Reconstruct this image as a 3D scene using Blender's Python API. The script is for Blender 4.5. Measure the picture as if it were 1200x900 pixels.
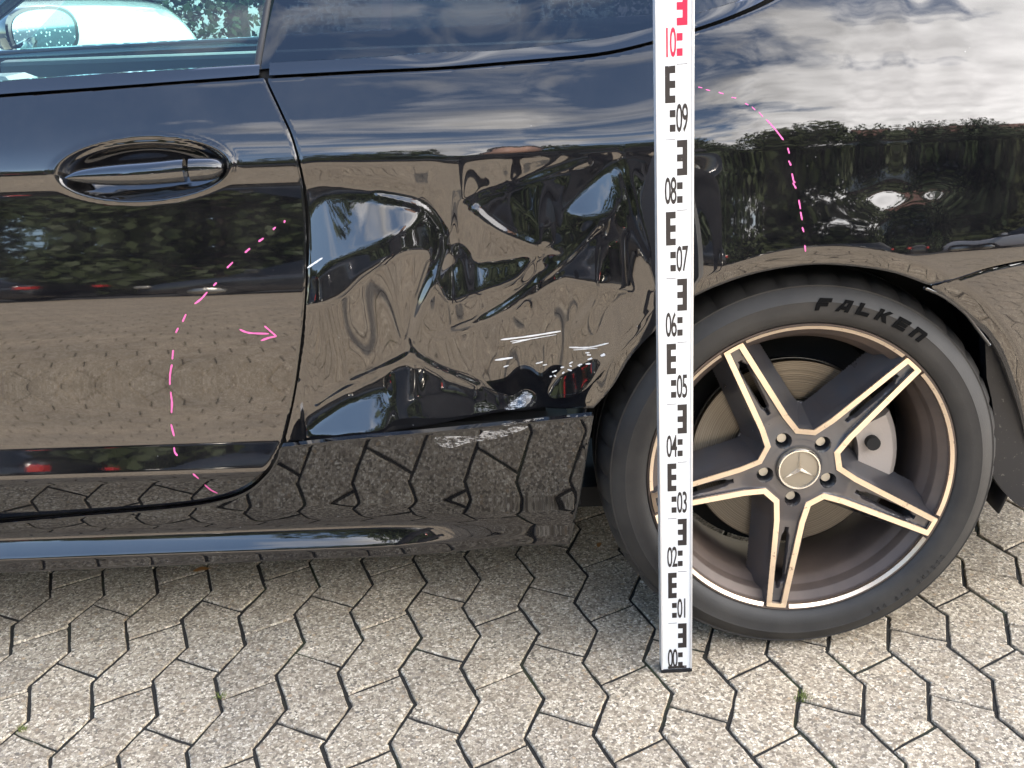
import bpy, bmesh, math, random
import numpy as np
from math import sin, cos, pi, radians, hypot, atan2, sqrt, tan, exp
from mathutils import Vector, Matrix, Euler
random.seed(7); rng = np.random.default_rng(7)
S = bpy.context.scene
for o in list(bpy.data.objects): bpy.data.objects.remove(o)
C = S.collection

# ------------------------------------------------------------------ camera, sky, sun, exposure
CAM_H, CAM_D, PITCH, YAW, ROLL, FPX = 1.13012, 1.63405, 0.36449, -0.00316, -0.03678, 1284.6
fw = Vector((sin(YAW)*cos(PITCH), cos(YAW)*cos(PITCH), -sin(PITCH)))
rr = Vector((cos(YAW), -sin(YAW), 0)); uu = rr.cross(fw)
r2 = cos(ROLL)*rr + sin(ROLL)*uu; u2 = -sin(ROLL)*rr + cos(ROLL)*uu
cam_d = bpy.data.cameras.new('camera'); cam = bpy.data.objects.new('camera', cam_d); C.objects.link(cam)
M = Matrix((r2, u2, -fw)).transposed().to_4x4(); M.translation = Vector((0, -CAM_D, CAM_H))
cam.matrix_world = M
cam_d.sensor_width = 36; cam_d.lens = FPX/1200*36; cam_d.clip_start = .02; cam_d.clip_end = 500
S.camera = cam
SUN_EL, SUN_AZ = radians(48), radians(12)      # azimuth clockwise from +y: beyond the car, which shades the paving before it
W = bpy.data.worlds.new('World'); S.world = W; W.use_nodes = True
nt = W.node_tree; nt.nodes.clear()
def N(t, typ, **kw):
    n = t.nodes.new(typ)
    for k, v in kw.items(): setattr(n, k, v)
    return n
sky = N(nt, 'ShaderNodeTexSky', sky_type='NISHITA', sun_disc=False, sun_elevation=SUN_EL, sun_rotation=SUN_AZ, dust_density=1.0)
bg = N(nt, 'ShaderNodeBackground'); bg.inputs[1].default_value = .14
wo = N(nt, 'ShaderNodeOutputWorld')
tc = N(nt, 'ShaderNodeTexCoord')
sep = N(nt, 'ShaderNodeSeparateXYZ'); nt.links.new(tc.outputs['Generated'], sep.inputs[0])
def WM(op, a, b=None, **kw):
    n = N(nt, 'ShaderNodeMath', operation=op, **kw)
    for i, x in enumerate((a, b)):
        if x is None: continue
        if isinstance(x, (int, float)): n.inputs[i].default_value = x
        else: nt.links.new(x, n.inputs[i])
    return n.outputs[0]
den = WM('ADD', WM('MAXIMUM', sep.outputs[2], 0.0), .22)
comb = N(nt, 'ShaderNodeCombineXYZ')
nt.links.new(WM('DIVIDE', sep.outputs[0], den), comb.inputs[0]); nt.links.new(WM('DIVIDE', sep.outputs[1], den), comb.inputs[1])
nz = N(nt, 'ShaderNodeTexNoise'); nz.inputs['Scale'].default_value = 3.0; nz.inputs['Detail'].default_value = 9; nz.inputs['Roughness'].default_value = .58; nz.inputs['Distortion'].default_value = .5
mpw = N(nt, 'ShaderNodeMapping'); mpw.inputs['Location'].default_value = (3.1, 1.7, 0); mpw.inputs['Scale'].default_value = (1.0, 1.5, 1)
nt.links.new(comb.outputs[0], mpw.inputs[0]); nt.links.new(mpw.outputs[0], nz.inputs['Vector'])
rp = N(nt, 'ShaderNodeValToRGB'); rp.color_ramp.elements[0].position = .40; rp.color_ramp.elements[1].position = .60
bank = N(nt, 'ShaderNodeVectorMath', operation='DOT_PRODUCT'); bank.inputs[1].default_value = (.85, -.45, .1)
nt.links.new(tc.outputs['Generated'], bank.inputs[0])      # a thicker cloud bank stands to the right
nt.links.new(WM('ADD', nz.outputs['Fac'], WM('MULTIPLY', WM('SUBTRACT', bank.outputs['Value'], .415), .66)), rp.inputs[0])
nz2 = N(nt, 'ShaderNodeTexNoise'); nz2.inputs['Scale'].default_value = 5.5; nz2.inputs['Detail'].default_value = 8
nt.links.new(mpw.outputs[0], nz2.inputs['Vector'])
# cloud brightness: grey undersides, whiter towards the veiled sun
sdir = Vector((sin(SUN_AZ)*cos(SUN_EL), cos(SUN_AZ)*cos(SUN_EL), sin(SUN_EL)))
dt = N(nt, 'ShaderNodeVectorMath', operation='DOT_PRODUCT'); dt.inputs[1].default_value = sdir
nrm = N(nt, 'ShaderNodeVectorMath', operation='NORMALIZE'); nt.links.new(tc.outputs['Generated'], nrm.inputs[0]); nt.links.new(nrm.outputs[0], dt.inputs[0])
glow = WM('POWER', WM('MAXIMUM', dt.outputs['Value'], 0.0), 7.0)
cb = WM('ADD', WM('MULTIPLY', glow, 6.0), WM('MULTIPLY', nz2.outputs['Fac'], 12.5))
cb = WM('ADD', cb, WM('MULTIPLY', WM('MAXIMUM', WM('SUBTRACT', bank.outputs['Value'], .40), 0.0), 17.0))
cc = N(nt, 'ShaderNodeCombineXYZ')
nt.links.new(cb, cc.inputs[0]); nt.links.new(WM('MULTIPLY', cb, .985), cc.inputs[1]); nt.links.new(WM('MULTIPLY', cb, .98), cc.inputs[2])
mx = N(nt, 'ShaderNodeMix', data_type='RGBA')
nt.links.new(WM('MULTIPLY', rp.outputs[0], .93), mx.inputs['Factor']); nt.links.new(sky.outputs[0], mx.inputs['A']); nt.links.new(cc.outputs[0], mx.inputs['B'])
nt.links.new(mx.outputs['Result'], bg.inputs[0]); nt.links.new(bg.outputs[0], wo.inputs[0])
sl = bpy.data.lights.new('sun', 'SUN'); sl.energy = 3.0; sl.angle = radians(.6); sl.color = (1, .93, .84)
so = bpy.data.objects.new('sun', sl); C.objects.link(so); so.rotation_euler = sdir.to_track_quat('Z', 'Y').to_euler()
S.view_settings.view_transform = 'Standard'; S.view_settings.look = 'None'; S.view_settings.gamma = 1
S.view_settings.exposure = 2.3
S.render.engine = 'CYCLES'; S.cycles.max_bounces = 10; S.cycles.transparent_max_bounces = 12

# ------------------------------------------------------------------ photo pixel (1200x900) -> point at depth
def ray(u, v): return fw*FPX + r2*(u-600) + u2*(450-v)
def P(u, v, Y=0.0):
    d = ray(u, v); t = (Y+CAM_D)/d.y
    return (d.x*t, CAM_H+d.z*t)
def PS(u, v, f):
    y = 0.0
    for _ in range(12):
        x, z = P(u, v, y); y = float(f(x, z))
    return x, z
def sm(a, b, x):
    t = np.clip((x-a)/(b-a), 0, 1); return t*t*(3-2*t)

# ------------------------------------------------------------------ object helpers
def tag(o, label=None, cat=None, group=None, kind=None):
    if label: o['label'] = label
    if cat: o['category'] = cat
    if group: o['group'] = group
    if kind: o['kind'] = kind
    return o
def empty(name, loc=(0, 0, 0), rot=(0, 0, 0), parent=None):
    o = bpy.data.objects.new(name, None); C.objects.link(o); o.location = loc; o.rotation_euler = rot; o.empty_display_size = .1
    if parent: o.parent = parent
    return o
def mesh(name, vs, fs, mat, parent=None, smooth=False, mats=None, fm=None, sharp=None):
    me = bpy.data.meshes.new(name); me.from_pydata([tuple(map(float, v)) for v in vs], [], [tuple(map(int, f)) for f in fs])
    for m in (mats or [mat]): me.materials.append(m)
    if fm is not None: me.polygons.foreach_set('material_index', list(fm))
    if smooth: me.polygons.foreach_set('use_smooth', [True]*len(me.polygons))
    me.update(); me.validate()
    o = bpy.data.objects.new(name, me); C.objects.link(o)
    if parent: o.parent = parent
    if sharp is not None: me.set_sharp_from_angle(angle=radians(sharp))
    return o
def bmo(name, bm, mat, parent=None, smooth=False, sharp=None):
    me = bpy.data.meshes.new(name); bmesh.ops.recalc_face_normals(bm, faces=bm.faces[:]); bm.to_mesh(me); bm.free(); me.materials.append(mat)
    if smooth: me.polygons.foreach_set('use_smooth', [True]*len(me.polygons))
    if sharp is not None: me.set_sharp_from_angle(angle=radians(sharp))
    o = bpy.data.objects.new(name, me); C.objects.link(o)
    if parent: o.parent = parent
    return o
def box(bm, a, b, bev=0.0):
    g = bmesh.ops.create_cube(bm, size=1.0)
    for v in g['verts']: v.co = Vector([a[i]+(v.co[i]+.5)*(b[i]-a[i]) for i in range(3)])
    if bev: bmesh.ops.bevel(bm, geom=list({e for v in g['verts'] for e in v.link_edges}), offset=bev, segments=2, profile=.5, affect='EDGES')
def lathe(prof, n=96, axis='y', close=False):
    vs, fs = [], []
    for r, y in prof:
        for k in range(n):
            a = 2*pi*k/n; vs.append((r*cos(a), y, r*sin(a)))
    m = len(prof)
    for i in range(m if close else m-1):
        j = (i+1) % m
        for k in range(n):
            l = (k+1) % n; fs.append((i*n+k, i*n+l, j*n+l, j*n+k))
    return vs, fs
def tube(pts, r, n=8, cap=True):
    pts = [Vector(p) for p in pts]; vs, fs = [], []
    R = r if isinstance(r, (list, tuple)) else [r]*len(pts)
    for i, p in enumerate(pts):
        t = (pts[min(i+1, len(pts)-1)]-pts[max(i-1, 0)]).normalized()
        a = t.cross(Vector((0, 0, 1)) if abs(t.z) < .9 else Vector((1, 0, 0))).normalized(); b = t.cross(a)
        for k in range(n):
            q = 2*pi*k/n; vs.append(p+a*(cos(q)*R[i])+b*(sin(q)*R[i]))
    for i in range(len(pts)-1):
        for k in range(n):
            l = (k+1) % n; fs.append((i*n+k, i*n+l, (i+1)*n+l, (i+1)*n+k))
    if cap: fs.append(tuple(range(n))); fs.append(tuple(range(len(vs)-n, len(vs)))[::-1])
    return vs, fs

# ------------------------------------------------------------------ materials
def mat(name, col, rough=.5, metal=0.0, ior=1.5, coat=0.0, **kw):
    m = bpy.data.materials.new(name); m.use_nodes = True; b = m.node_tree.nodes['Principled BSDF']
    b.inputs['Base Color'].default_value = (*col, 1); b.inputs['Roughness'].default_value = rough; b.inputs['Metallic'].default_value = metal
    b.inputs['IOR'].default_value = ior; b.inputs['Coat Weight'].default_value = coat
    for k, v in kw.items(): b.inputs[k.replace('_', ' ')].default_value = v
    return m
def lk(m, a, b): m.node_tree.links.new(a, b)
def BS(m): return m.node_tree.nodes['Principled BSDF']
def pos(m, scale=(1, 1, 1), obj=False):
    t = m.node_tree; mp = N(t, 'ShaderNodeMapping'); mp.inputs['Scale'].default_value = scale
    s = N(t, 'ShaderNodeTexCoord').outputs['Object'] if obj else N(t, 'ShaderNodeNewGeometry').outputs['Position']
    t.links.new(s, mp.inputs[0]); return mp.outputs[0]
def noise(m, vec, scale, detail=4, rough=.5):
    n = N(m.node_tree, 'ShaderNodeTexNoise'); n.inputs['Scale'].default_value = scale; n.inputs['Detail'].default_value = detail; n.inputs['Roughness'].default_value = rough
    lk(m, vec, n.inputs['Vector']); return n.outputs['Fac']
def vor(m, vec, scale, feat='F1', out='Color', rnd=1.0):
    n = N(m.node_tree, 'ShaderNodeTexVoronoi', feature=feat); n.inputs['Scale'].default_value = scale; n.inputs['Randomness'].default_value = rnd
    lk(m, vec, n.inputs['Vector']); return n.outputs[out]
def ramp(m, fac, stops, mode='LINEAR'):
    n = N(m.node_tree, 'ShaderNodeValToRGB'); cr = n.color_ramp; cr.interpolation = mode
    while len(cr.elements) < len(stops): cr.elements.new(.5)
    for e, (p, c) in zip(cr.elements, stops): e.position = p; e.color = (*c, 1) if len(c) == 3 else c
    lk(m, fac, n.inputs[0]); return n.outputs[0]
def mix(m, fac, a, b, blend='MIX'):
    n = N(m.node_tree, 'ShaderNodeMix', data_type='RGBA', blend_type=blend)
    for k, x in (('Factor', fac), ('A', a), ('B', b)):
        if isinstance(x, (int, float)): n.inputs[k].default_value = x
        elif isinstance(x, tuple): n.inputs[k].default_value = (*x, 1)
        else: lk(m, x, n.inputs[k])
    return n.outputs['Result']
def bump(m, h, strength=.3, dist=.002, normal=None):
    n = N(m.node_tree, 'ShaderNodeBump'); n.inputs['Strength'].default_value = strength; n.inputs['Distance'].default_value = dist
    lk(m, h, n.inputs['Height'])
    if normal: lk(m, normal, n.inputs['Normal'])
    lk(m, n.outputs[0], BS(m).inputs['Normal']); return n.outputs[0]
g3 = lambda v: (v, v, v)

# black car lacquer, with dust specks
paint = mat('black_lacquer', (.004, .004, .005), .03, 0, 1.55, 1.0)
BS(paint).inputs['Coat Roughness'].default_value = .015; BS(paint).inputs['Specular Tint'].default_value = (1, .95, .90, 1)
v = pos(paint); dust = ramp(paint, vor(paint, v, 55, out='Distance'), [(0, g3(1)), (.028, g3(1)), (.045, g3(0))])
dm = ramp(paint, noise(paint, v, 24, 2), [(.60, g3(0)), (.66, g3(1))])
film = ramp(paint, noise(paint, v, 9, 6, .7), [(.40, g3(0)), (.9, g3(.04))])
sp = mix(paint, 1.0, dust, dm, 'MULTIPLY')
lk(paint, mix(paint, sp, mix(paint, film, (.004, .004, .005), (.3, .28, .25)), (.22, .22, .22)), BS(paint).inputs['Base Color'])
lk(paint, ramp(paint, sp, [(0, g3(.03)), (1, g3(.5))]), BS(paint).inputs['Roughness'])

pk = noise(paint, pos(paint), 260, 2, .5); bump(paint, pk, 1.0, .000012)
trim_black = mat('gloss_black_trim', (.006, .006, .007), .06, 0, 1.6, 1.0)
chrome_dark = mat('dark_chrome', (.42, .42, .44), .08, 1)
rubber = mat('rubber_seal', (.012, .012, .013), .6)
black_plastic = mat('black_plastic_liner', (.006, .007, .010), .45)
v = pos(black_plastic); lk(black_plastic, mix(black_plastic, ramp(black_plastic, noise(black_plastic, v, 160, 2), [(.68, g3(0)), (.74, g3(1))]), (.005, .006, .009), (.06, .055, .05)), BS(black_plastic).inputs['Base Color'])
inner_dark = mat('dark_cavity', (.004, .004, .004), .8)
fabric = mat('dark_interior_cloth', (.02, .021, .024), .8)
dash = mat('interior_plastic', (.05, .055, .06), .6)

def glassmat(name, tint, ior, rough=.0):
    m = bpy.data.materials.new(name); m.use_nodes = True; t = m.node_tree; t.nodes.clear()
    o = N(t, 'ShaderNodeOutputMaterial'); mx = N(t, 'ShaderNodeMixShader'); tr = N(t, 'ShaderNodeBsdfTransparent'); gl = N(t, 'ShaderNodeBsdfGlossy'); fr = N(t, 'ShaderNodeFresnel')
    tr.inputs[0].default_value = (*tint, 1); gl.inputs['Roughness'].default_value = rough; fr.inputs['IOR'].default_value = ior; gl.inputs[0].default_value = (.95, .97, 1, 1)
    bf = N(t, 'ShaderNodeNewGeometry'); iv = N(t, 'ShaderNodeMath', operation='SUBTRACT'); iv.inputs[0].default_value = 1; t.links.new(bf.outputs['Backfacing'], iv.inputs[1]); ml = N(t, 'ShaderNodeMath', operation='MULTIPLY'); t.links.new(iv.outputs[0], ml.inputs[0]); t.links.new(fr.outputs[0], ml.inputs[1]); t.links.new(ml.outputs[0], mx.inputs[0]); t.links.new(tr.outputs[0], mx.inputs[1]); t.links.new(gl.outputs[0], mx.inputs[2]); t.links.new(mx.outputs[0], o.inputs[0]); return m
glass = glassmat('clear_window_glass', (.80, .955, .93), 1.7)
glass_far = glassmat('far_window_glass', (.84, .97, .95), 1.3)
glass_dark = glassmat('privacy_glass', (.16, .17, .19), 1.75)

# concrete paving with exposed aggregate
pav = mat('exposed_aggregate_concrete', (.35, .33, .3), .85); v = pos(pav)
wn = N(pav.node_tree, 'ShaderNodeTexNoise'); wn.inputs['Scale'].default_value = 90; lk(pav, v, wn.inputs['Vector'])
wv = N(pav.node_tree, 'ShaderNodeVectorMath', operation='MULTIPLY_ADD'); wv.inputs[1].default_value = (.006, .006, .006)
lk(pav, wn.outputs['Color'], wv.inputs[0]); lk(pav, v, wv.inputs[2]); v2 = wv.outputs[0]
def sepx(m, c, ch=0):
    n = N(m.node_tree, 'ShaderNodeSeparateColor'); lk(m, c, n.inputs[0]); return n.outputs[ch]
ca = vor(pav, v2, 240); cA = ramp(pav, sepx(pav, ca), [(0, (.10, .09, .08)), (.16, (.26, .235, .20)), (.42, (.40, .37, .32)), (.68, (.54, .51, .45)), (.86, (.78, .76, .71)), (.97, (.16, .15, .145))])
cbg = vor(pav, v2, 95); big = ramp(pav, sepx(pav, cbg, 1), [(.0, (.13, .12, .115)), (.25, (.62, .58, .52)), (.5, (.22, .20, .185)), (.75, (.48, .38, .27)), (1, (.10, .10, .105))])
bigd = vor(pav, v2, 95, out='Distance')
bm_ = mix(pav, 1.0, ramp(pav, bigd, [(.30, g3(1)), (.38, g3(0))]), ramp(pav, sepx(pav, cbg, 0), [(.62, g3(0)), (.64, g3(1))]), 'MULTIPLY')
c0 = mix(pav, bm_, cA, big)
edge = vor(pav, v2, 240, 'DISTANCE_TO_EDGE', 'Distance')
c0 = mix(pav, ramp(pav, edge, [(0, g3(.75)), (.13, g3(0))]), c0, (.15, .135, .115))
big_n = noise(pav, v, 3.0, 5, .6); med_n = noise(pav, v, 16, 5, .65)
c0 = mix(pav, ramp(pav, med_n, [(.38, g3(.38)), (.62, g3(0))]), c0, (.20, .17, .135), 'MIX')
c0 = mix(pav, 1.0, c0, ramp(pav, big_n, [(.3, (.86, .79, .69)), (.7, (1.20, 1.08, .91))]), 'MULTIPLY')
oi = N(pav.node_tree, 'ShaderNodeObjectInfo'); c0 = mix(pav, 1.0, c0, ramp(pav, oi.outputs['Random'], [(0, (.88, .88, .88)), (1, (1.06, 1.05, 1.03))]), 'MULTIPLY')
lk(pav, c0, BS(pav).inputs['Base Color'])
bump(pav, mix(pav, .5, edge, med_n), .55, .0016)
sand = mat('joint_sand', (.02, .018, .015), .95); v = pos(sand)
lk(sand, mix(sand, ramp(sand, noise(sand, v, 6, 5), [(.55, g3(0)), (.7, g3(1))]), (.018, .016, .013), (.035, .045, .016)), BS(sand).inputs['Base Color']); bump(sand, noise(sand, v, 400, 3), .8, .003)
asphalt = mat('asphalt', (.07, .07, .07), .9); lk(asphalt, ramp(asphalt, noise(asphalt, pos(asphalt), 60, 4), [(.3, g3(.05)), (.7, g3(.09))]), BS(asphalt).inputs['Base Color'])

# tyre, wheel
tyre_m = mat('tyre_rubber', (.022, .021, .020), .62); v = pos(tyre_m, obj=True)
lk(tyre_m, ramp(tyre_m, noise(tyre_m, v, 14, 5, .6), [(.3, (.012, .0112, .0108)), (.7, (.026, .0235, .021))]), BS(tyre_m).inputs['Base Color']); bump(tyre_m, noise(tyre_m, v, 350, 3), .25, .0008)
tyre_letter = mat('tyre_letter_rubber', (.004, .004, .004), .8, 0, 1.15)
rim_m = mat('dusty_grey_rim_paint', (.035, .034, .036), .32, .45, 1.6, .8); v = pos(rim_m, obj=True)
lk(rim_m, mix(rim_m, ramp(rim_m, noise(rim_m, v, 9, 5, .65), [(.35, g3(0)), (.75, g3(.85))]), (.060, .064, .075), (.095, .075, .066)), BS(rim_m).inputs['Base Color'])
lk(rim_m, ramp(rim_m, noise(rim_m, v, 14, 4), [(.3, g3(.25)), (.7, g3(.5))]), BS(rim_m).inputs['Roughness'])
barrel_m = mat('brake_dusted_barrel', (.06, .045, .038), .5, .2); v = pos(barrel_m, obj=True)
lk(barrel_m, ramp(barrel_m, noise(barrel_m, v, 6, 5, .6), [(.3, (.045, .035, .031)), (.7, (.12, .088, .07))]), BS(barrel_m).inputs['Base Color'])
mach = mat('machined_aluminium', (.86, .70, .54), .28, 1); v = pos(mach, obj=True)  # tan of the mirrored ground is put into the base colour
lk(mach, mix(mach, ramp(mach, noise(mach, v, 120, 5, .7), [(.60, g3(0)), (.70, g3(.75))]), (.90, .74, .58), (.25, .17, .13)), BS(mach).inputs['Base Color'])
disc_m = mat('brake_disc_steel', (.4, .36, .3), .34, 1); 
v = pos(disc_m, obj=True); lk(disc_m, ramp(disc_m, noise(disc_m, pos(disc_m, (1, 1, 1), True), 5, 3), [(.3, (.13, .115, .095)), (.7, (.26, .235, .20))]), BS(disc_m).inputs['Base Color'])
rr_n = N(disc_m.node_tree, 'ShaderNodeVectorMath', operation='LENGTH'); sx_ = N(disc_m.node_tree, 'ShaderNodeVectorMath', operation='MULTIPLY'); sx_.inputs[1].default_value = (1, 0, 1)
lk(disc_m, pos(disc_m, obj=True), sx_.inputs[0]); lk(disc_m, sx_.outputs[0], rr_n.inputs[0]); nn = N(disc_m.node_tree, 'ShaderNodeTexNoise', noise_dimensions='1D'); nn.inputs['Scale'].default_value = 700; nn.inputs['Detail'].default_value = 5; lk(disc_m, rr_n.outputs['Value'], nn.inputs['W'])
bump(disc_m, nn.outputs['Fac'], .6, .0006); lk(disc_m, ramp(disc_m, nn.outputs['Fac'], [(.35, (.10, .088, .072)), (.65, (.24, .215, .18))]), BS(disc_m).inputs['Base Color'])
BS(disc_m).inputs['Anisotropic'].default_value = .95; tg = N(disc_m.node_tree, 'ShaderNodeTangent', direction_type='RADIAL', axis='Y'); lk(disc_m, tg.outputs[0], BS(disc_m).inputs['Tangent'])
steel = mat('bolt_steel', (.5, .48, .43), .35, 1)
caliper_m = mat('caliper_grey', (.36, .32, .29), .6, .3); bump(caliper_m, noise(caliper_m, pos(caliper_m, obj=True), 300, 3), .5, .001)
cap_m = mat('hub_cap_silver', (.33, .29, .23), .45, .7); star_m = mat('star_silver', (.78, .75, .70), .22, 1)
pink = mat('pink_wax_crayon', (.66, .12, .34), .6)
white_scuff = mat('white_scuff', (.62, .62, .62), .6)
scuff = mat('abraded_lacquer', (.62, .62, .63), .5); v = pos(scuff, (1, 1, 2.5))

# =================================================================== SETTING: ground
A_OX, A_OY, A_PH, PP, WW, AM = -0.84231, 0.24387, 0.01153, 0.19164, 0.10615, 0.01716
gs = 150
vs = [(-gs, -gs, -.012), (gs, -gs, -.012), (gs, gs, -.012), (-gs, gs, -.012)]
ground = tag(mesh('ground', [(x, y, -.03) for x, y, z in vs], [(0, 1, 2, 3)], asphalt), kind='structure')
pave = tag(mesh('pavement', [(-9, -9.5, -.0034), (9, -9.5, -.0034), (9, 3.6, -.0034), (-9, 3.6, -.0034), (-9, -9.5, -.028), (9, -9.5, -.028), (9, 3.6, -.028), (-9, 3.6, -.028)],
    [(0, 1, 2, 3), (0, 4, 5, 1), (1, 5, 6, 2), (2, 6, 7, 3), (3, 7, 4, 0)], sand), kind='structure')
cph, sph = cos(A_PH), sin(A_PH)
def line_pt(c, t, off):        # zigzag joint line c at row fraction t (R vertex at integers)
    f = t - math.floor(t); a = AM*(1-4*f) if f < .5 else AM*(-1+4*(f-.5))
    return (c*WW+a+off, -t*PP)
def stone_poly(kind, g):
    if kind == 0: l0, r0 = .17, .42
    else: l0, r0 = -.15, -.42
    def ev(a0, side):
        ts = [a0] + [t for t in np.arange(-1, 2.01, .5) if a0+.02 < t < a0+.98] + [a0+1]
        return [line_pt(side, t, 0) for t in ts]
    L = ev(l0, 0); Rr = ev(r0, 1)
    pl = L + Rr[::-1]
    # inset by g
    n = len(pl); cen = (WW/2, -PP*(.5+(l0+r0)/2)); out = []
    for i in range(n):
        p0, p1, p2 = (Vector(pl[i-1]), Vector(pl[i]), Vector(pl[(i+1) % n]))
        d1 = (p1-p0).normalized(); d2 = (p2-p1).normalized(); n1 = Vector((-d1.y, d1.x)); n2 = Vector((-d2.y, d2.x))
        b = (n1+n2); b = b/max(b.length_squared/2, .3); out.append(p1+b*g)
    return [(q.x-cen[0], q.y-cen[1]) for q in out], cen
def stone_mesh(kind, var):
    rs = random.Random(kind*10+var); rings = []
    for g, z in ((.0028, -.014), (.0028, -.0040), (.0034, -.0012), (.0048, 0.0)):
        pl, cen = stone_poly(kind, g); rings.append([(x, y, z) for x, y in pl])
    # subdivide edges and wobble for a worn outline
    def sub(r):
        o = []
        for i in range(len(r)):
            a, b = r[i], r[(i+1) % len(r)]; k = 4
            for j in range(k): t = j/k; o.append((a[0]+(b[0]-a[0])*t, a[1]+(b[1]-a[1])*t, a[2]))
        return o
    rings = [sub(r) for r in rings]; n = len(rings[0]); cl_ = lambda q: max(-.0011, min(.0011, q)); w = [(cl_(rs.gauss(0, .0008)), cl_(rs.gauss(0, .0008))) for _ in range(n)]
    vs = [(x+w[i][0], y+w[i][1], z) for r in rings for i, (x, y, z) in enumerate(r)]
    fs = [(k*n+i, (k+1)*n+i, (k+1)*n+(i+1) % n, k*n+(i+1) % n) for k in range(3) for i in range(n)]
    fs = [f[::-1] for f in fs]; fs.append(tuple(3*n+i for i in range(n)))
    me = bpy.data.meshes.new('paving_stone'); me.from_pydata(vs, [], fs); me.materials.append(pav); me.update()
    bm = bmesh.new(); bm.from_mesh(me); bmesh.ops.recalc_face_normals(bm, faces=bm.faces[:]); bm.to_mesh(me); bm.free()
    return me, cen
SM = {(k, v_): stone_mesh(k, v_) for k in (0, 1) for v_ in range(5)}
near, far = [], []
camxy = Vector((0, -CAM_D))
for c in range(-80, 96):
    for r in range(-18, 52):
        k = c % 2; cen = SM[(k, 0)][1]
        lx, ly = c*WW+cen[0], -r*PP+cen[1]
        X = A_OX+cph*lx-sph*ly; Y = A_OY+sph*lx+cph*ly
        if not (-8.9 < X < 8.9 and -9.4 < Y < 3.5): continue
        inview = -1.25 < X < 1.25 and -.48 < Y < 1.05
        (near if inview else far).append((abs(Y-.1)+abs(X)*.4, X, Y, k))
near.sort(); far += near[300:]; near = near[:300]
for i, (_, X, Y, k) in enumerate(near):
    o = bpy.data.objects.new('paving_stone', SM[(k, i % 5)][0]); C.objects.link(o); o.parent = pave
    o.location = (X, Y, random.uniform(-.0007, .0010)); o.rotation_euler = (random.gauss(0, .004), random.gauss(0, .004), A_PH+random.gauss(0, .004))
vs, fs = [], []
pl8 = {k: [r_ for r_ in (stone_poly(k, .0022)[0], stone_poly(k, .0045)[0])] for k in (0, 1)}
for _, X, Y, k in far:
    b = len(vs); o_, i_ = pl8[k]; n = len(o_); dz = random.uniform(-.001, .001)
    for pl, z in ((o_, -.008), (o_, -.003), (i_, 0)):
        for x, y in pl: vs.append((X+cph*x-sph*y, Y+sph*x+cph*y, z+dz))
    for q in (0, 1):
        for i in range(n): fs.append((b+q*n+i, b+q*n+(i+1) % n, b+(q+1)*n+(i+1) % n, b+(q+1)*n+i))
    fs.append(tuple(b+2*n+i for i in range(n)))
o = mesh('paving_stone_field', vs, fs, pav, pave); tag(o, kind='stuff')

# =================================================================== CAR BODY SURFACE
def table(t):
    z = np.array([a for a, b in t])[::-1]; a = np.array([b for a, b in t])[::-1]
    o = np.argsort(z); z, a = z[o], a[o]
    zz = np.arange(.1, 1.45, .0005); aa = np.interp(zz, z, a)
    k = np.exp(-np.linspace(-2, 2, 9)**2); k /= k.sum(); aa = np.convolve(np.pad(aa, 4, 'edge'), k, 'valid')
    y = np.concatenate([[0], np.cumsum(np.tan(np.radians(aa))*.0005)[:-1]]); y -= np.interp(.866, zz, y)
    return zz, y, aa
TD = table([(1.45, 50), (1.1, 42), (1.0, 34), (.97, 31), (.93, 28), (.90, 23), (.885, 18), (.872, 15), (.866, 12), (.863, 3), (.853, 0), (.838, 1), (.828, 6), (.80, 9.0), (.765, 11.5), (.735, 10.5), (.70, 8.5), (.68, 7),
            (.66, 4.5), (.60, .6), (.56, -.8), (.53, -.4), (.50, 1.2), (.47, 4), (.445, 6.2), (.429, 7.5), (.424, 14), (.385, 13.5), (.380, 5), (.374, -9), (.365, -24), (.30, -30), (.1, -30)])
TQ = table([(1.45, 50), (1.1, 43), (1.03, 35), (.97, 27), (.92, 20), (.895, 15), (.874, 12), (.868, 10), (.864, 7), (.85, 7.5), (.80, 9), (.76, 11), (.73, 10), (.705, 7), (.69, 3), (.60, -1), (.50, -3), (.40, -6), (.1, -10)])
TS1 = table([(.6, -31), (.30, -31), (.265, -20), (.252, -4), (.244, 10), (.239, 24), (.215, 29), (.2125, 5), (.210, -10), (.1, -14)])
TS2 = table([(.6, -31), (.30, -31), (.265, -28), (.23, -12), (.21, -10), (.1, -12)])
AX, AZ = .467, .332
def Ybase(x, z):
    x = np.asarray(x, float); z = np.asarray(z, float)
    s = sm(.10, .42, x)
    yd = np.interp(z, TD[0], TD[1]); yq = np.interp(z, TQ[0], TQ[1])
    yc = .027 + .012*np.minimum(x+.3, 0)**2 + .25*np.maximum(x-.42, 0)**2 + 1.1*np.maximum(x-.80, 0)**2
    yc = yc - .034*sm(.02, .38, x)
    rho = np.hypot(x-AX, z-AZ)
    lip = .22*np.maximum(.388-rho, 0)*sm(.0, .12, x)
    # recess-like hollow in the shoulder flank above the wheel that catches a patch of sky
    w = ((x-.50)/.085)**2+((z-.785)/.030)**2
    hol = .0031*np.tanh((z-.786-.05*(x-.58))/.024*1.1)*np.exp(-((x-.59)/.09)**2)*(1+.25*np.sin(x*60))
    # front wheel arch bulge
    return yc + (1-s)*yd + s*yq + lip + hol
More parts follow.
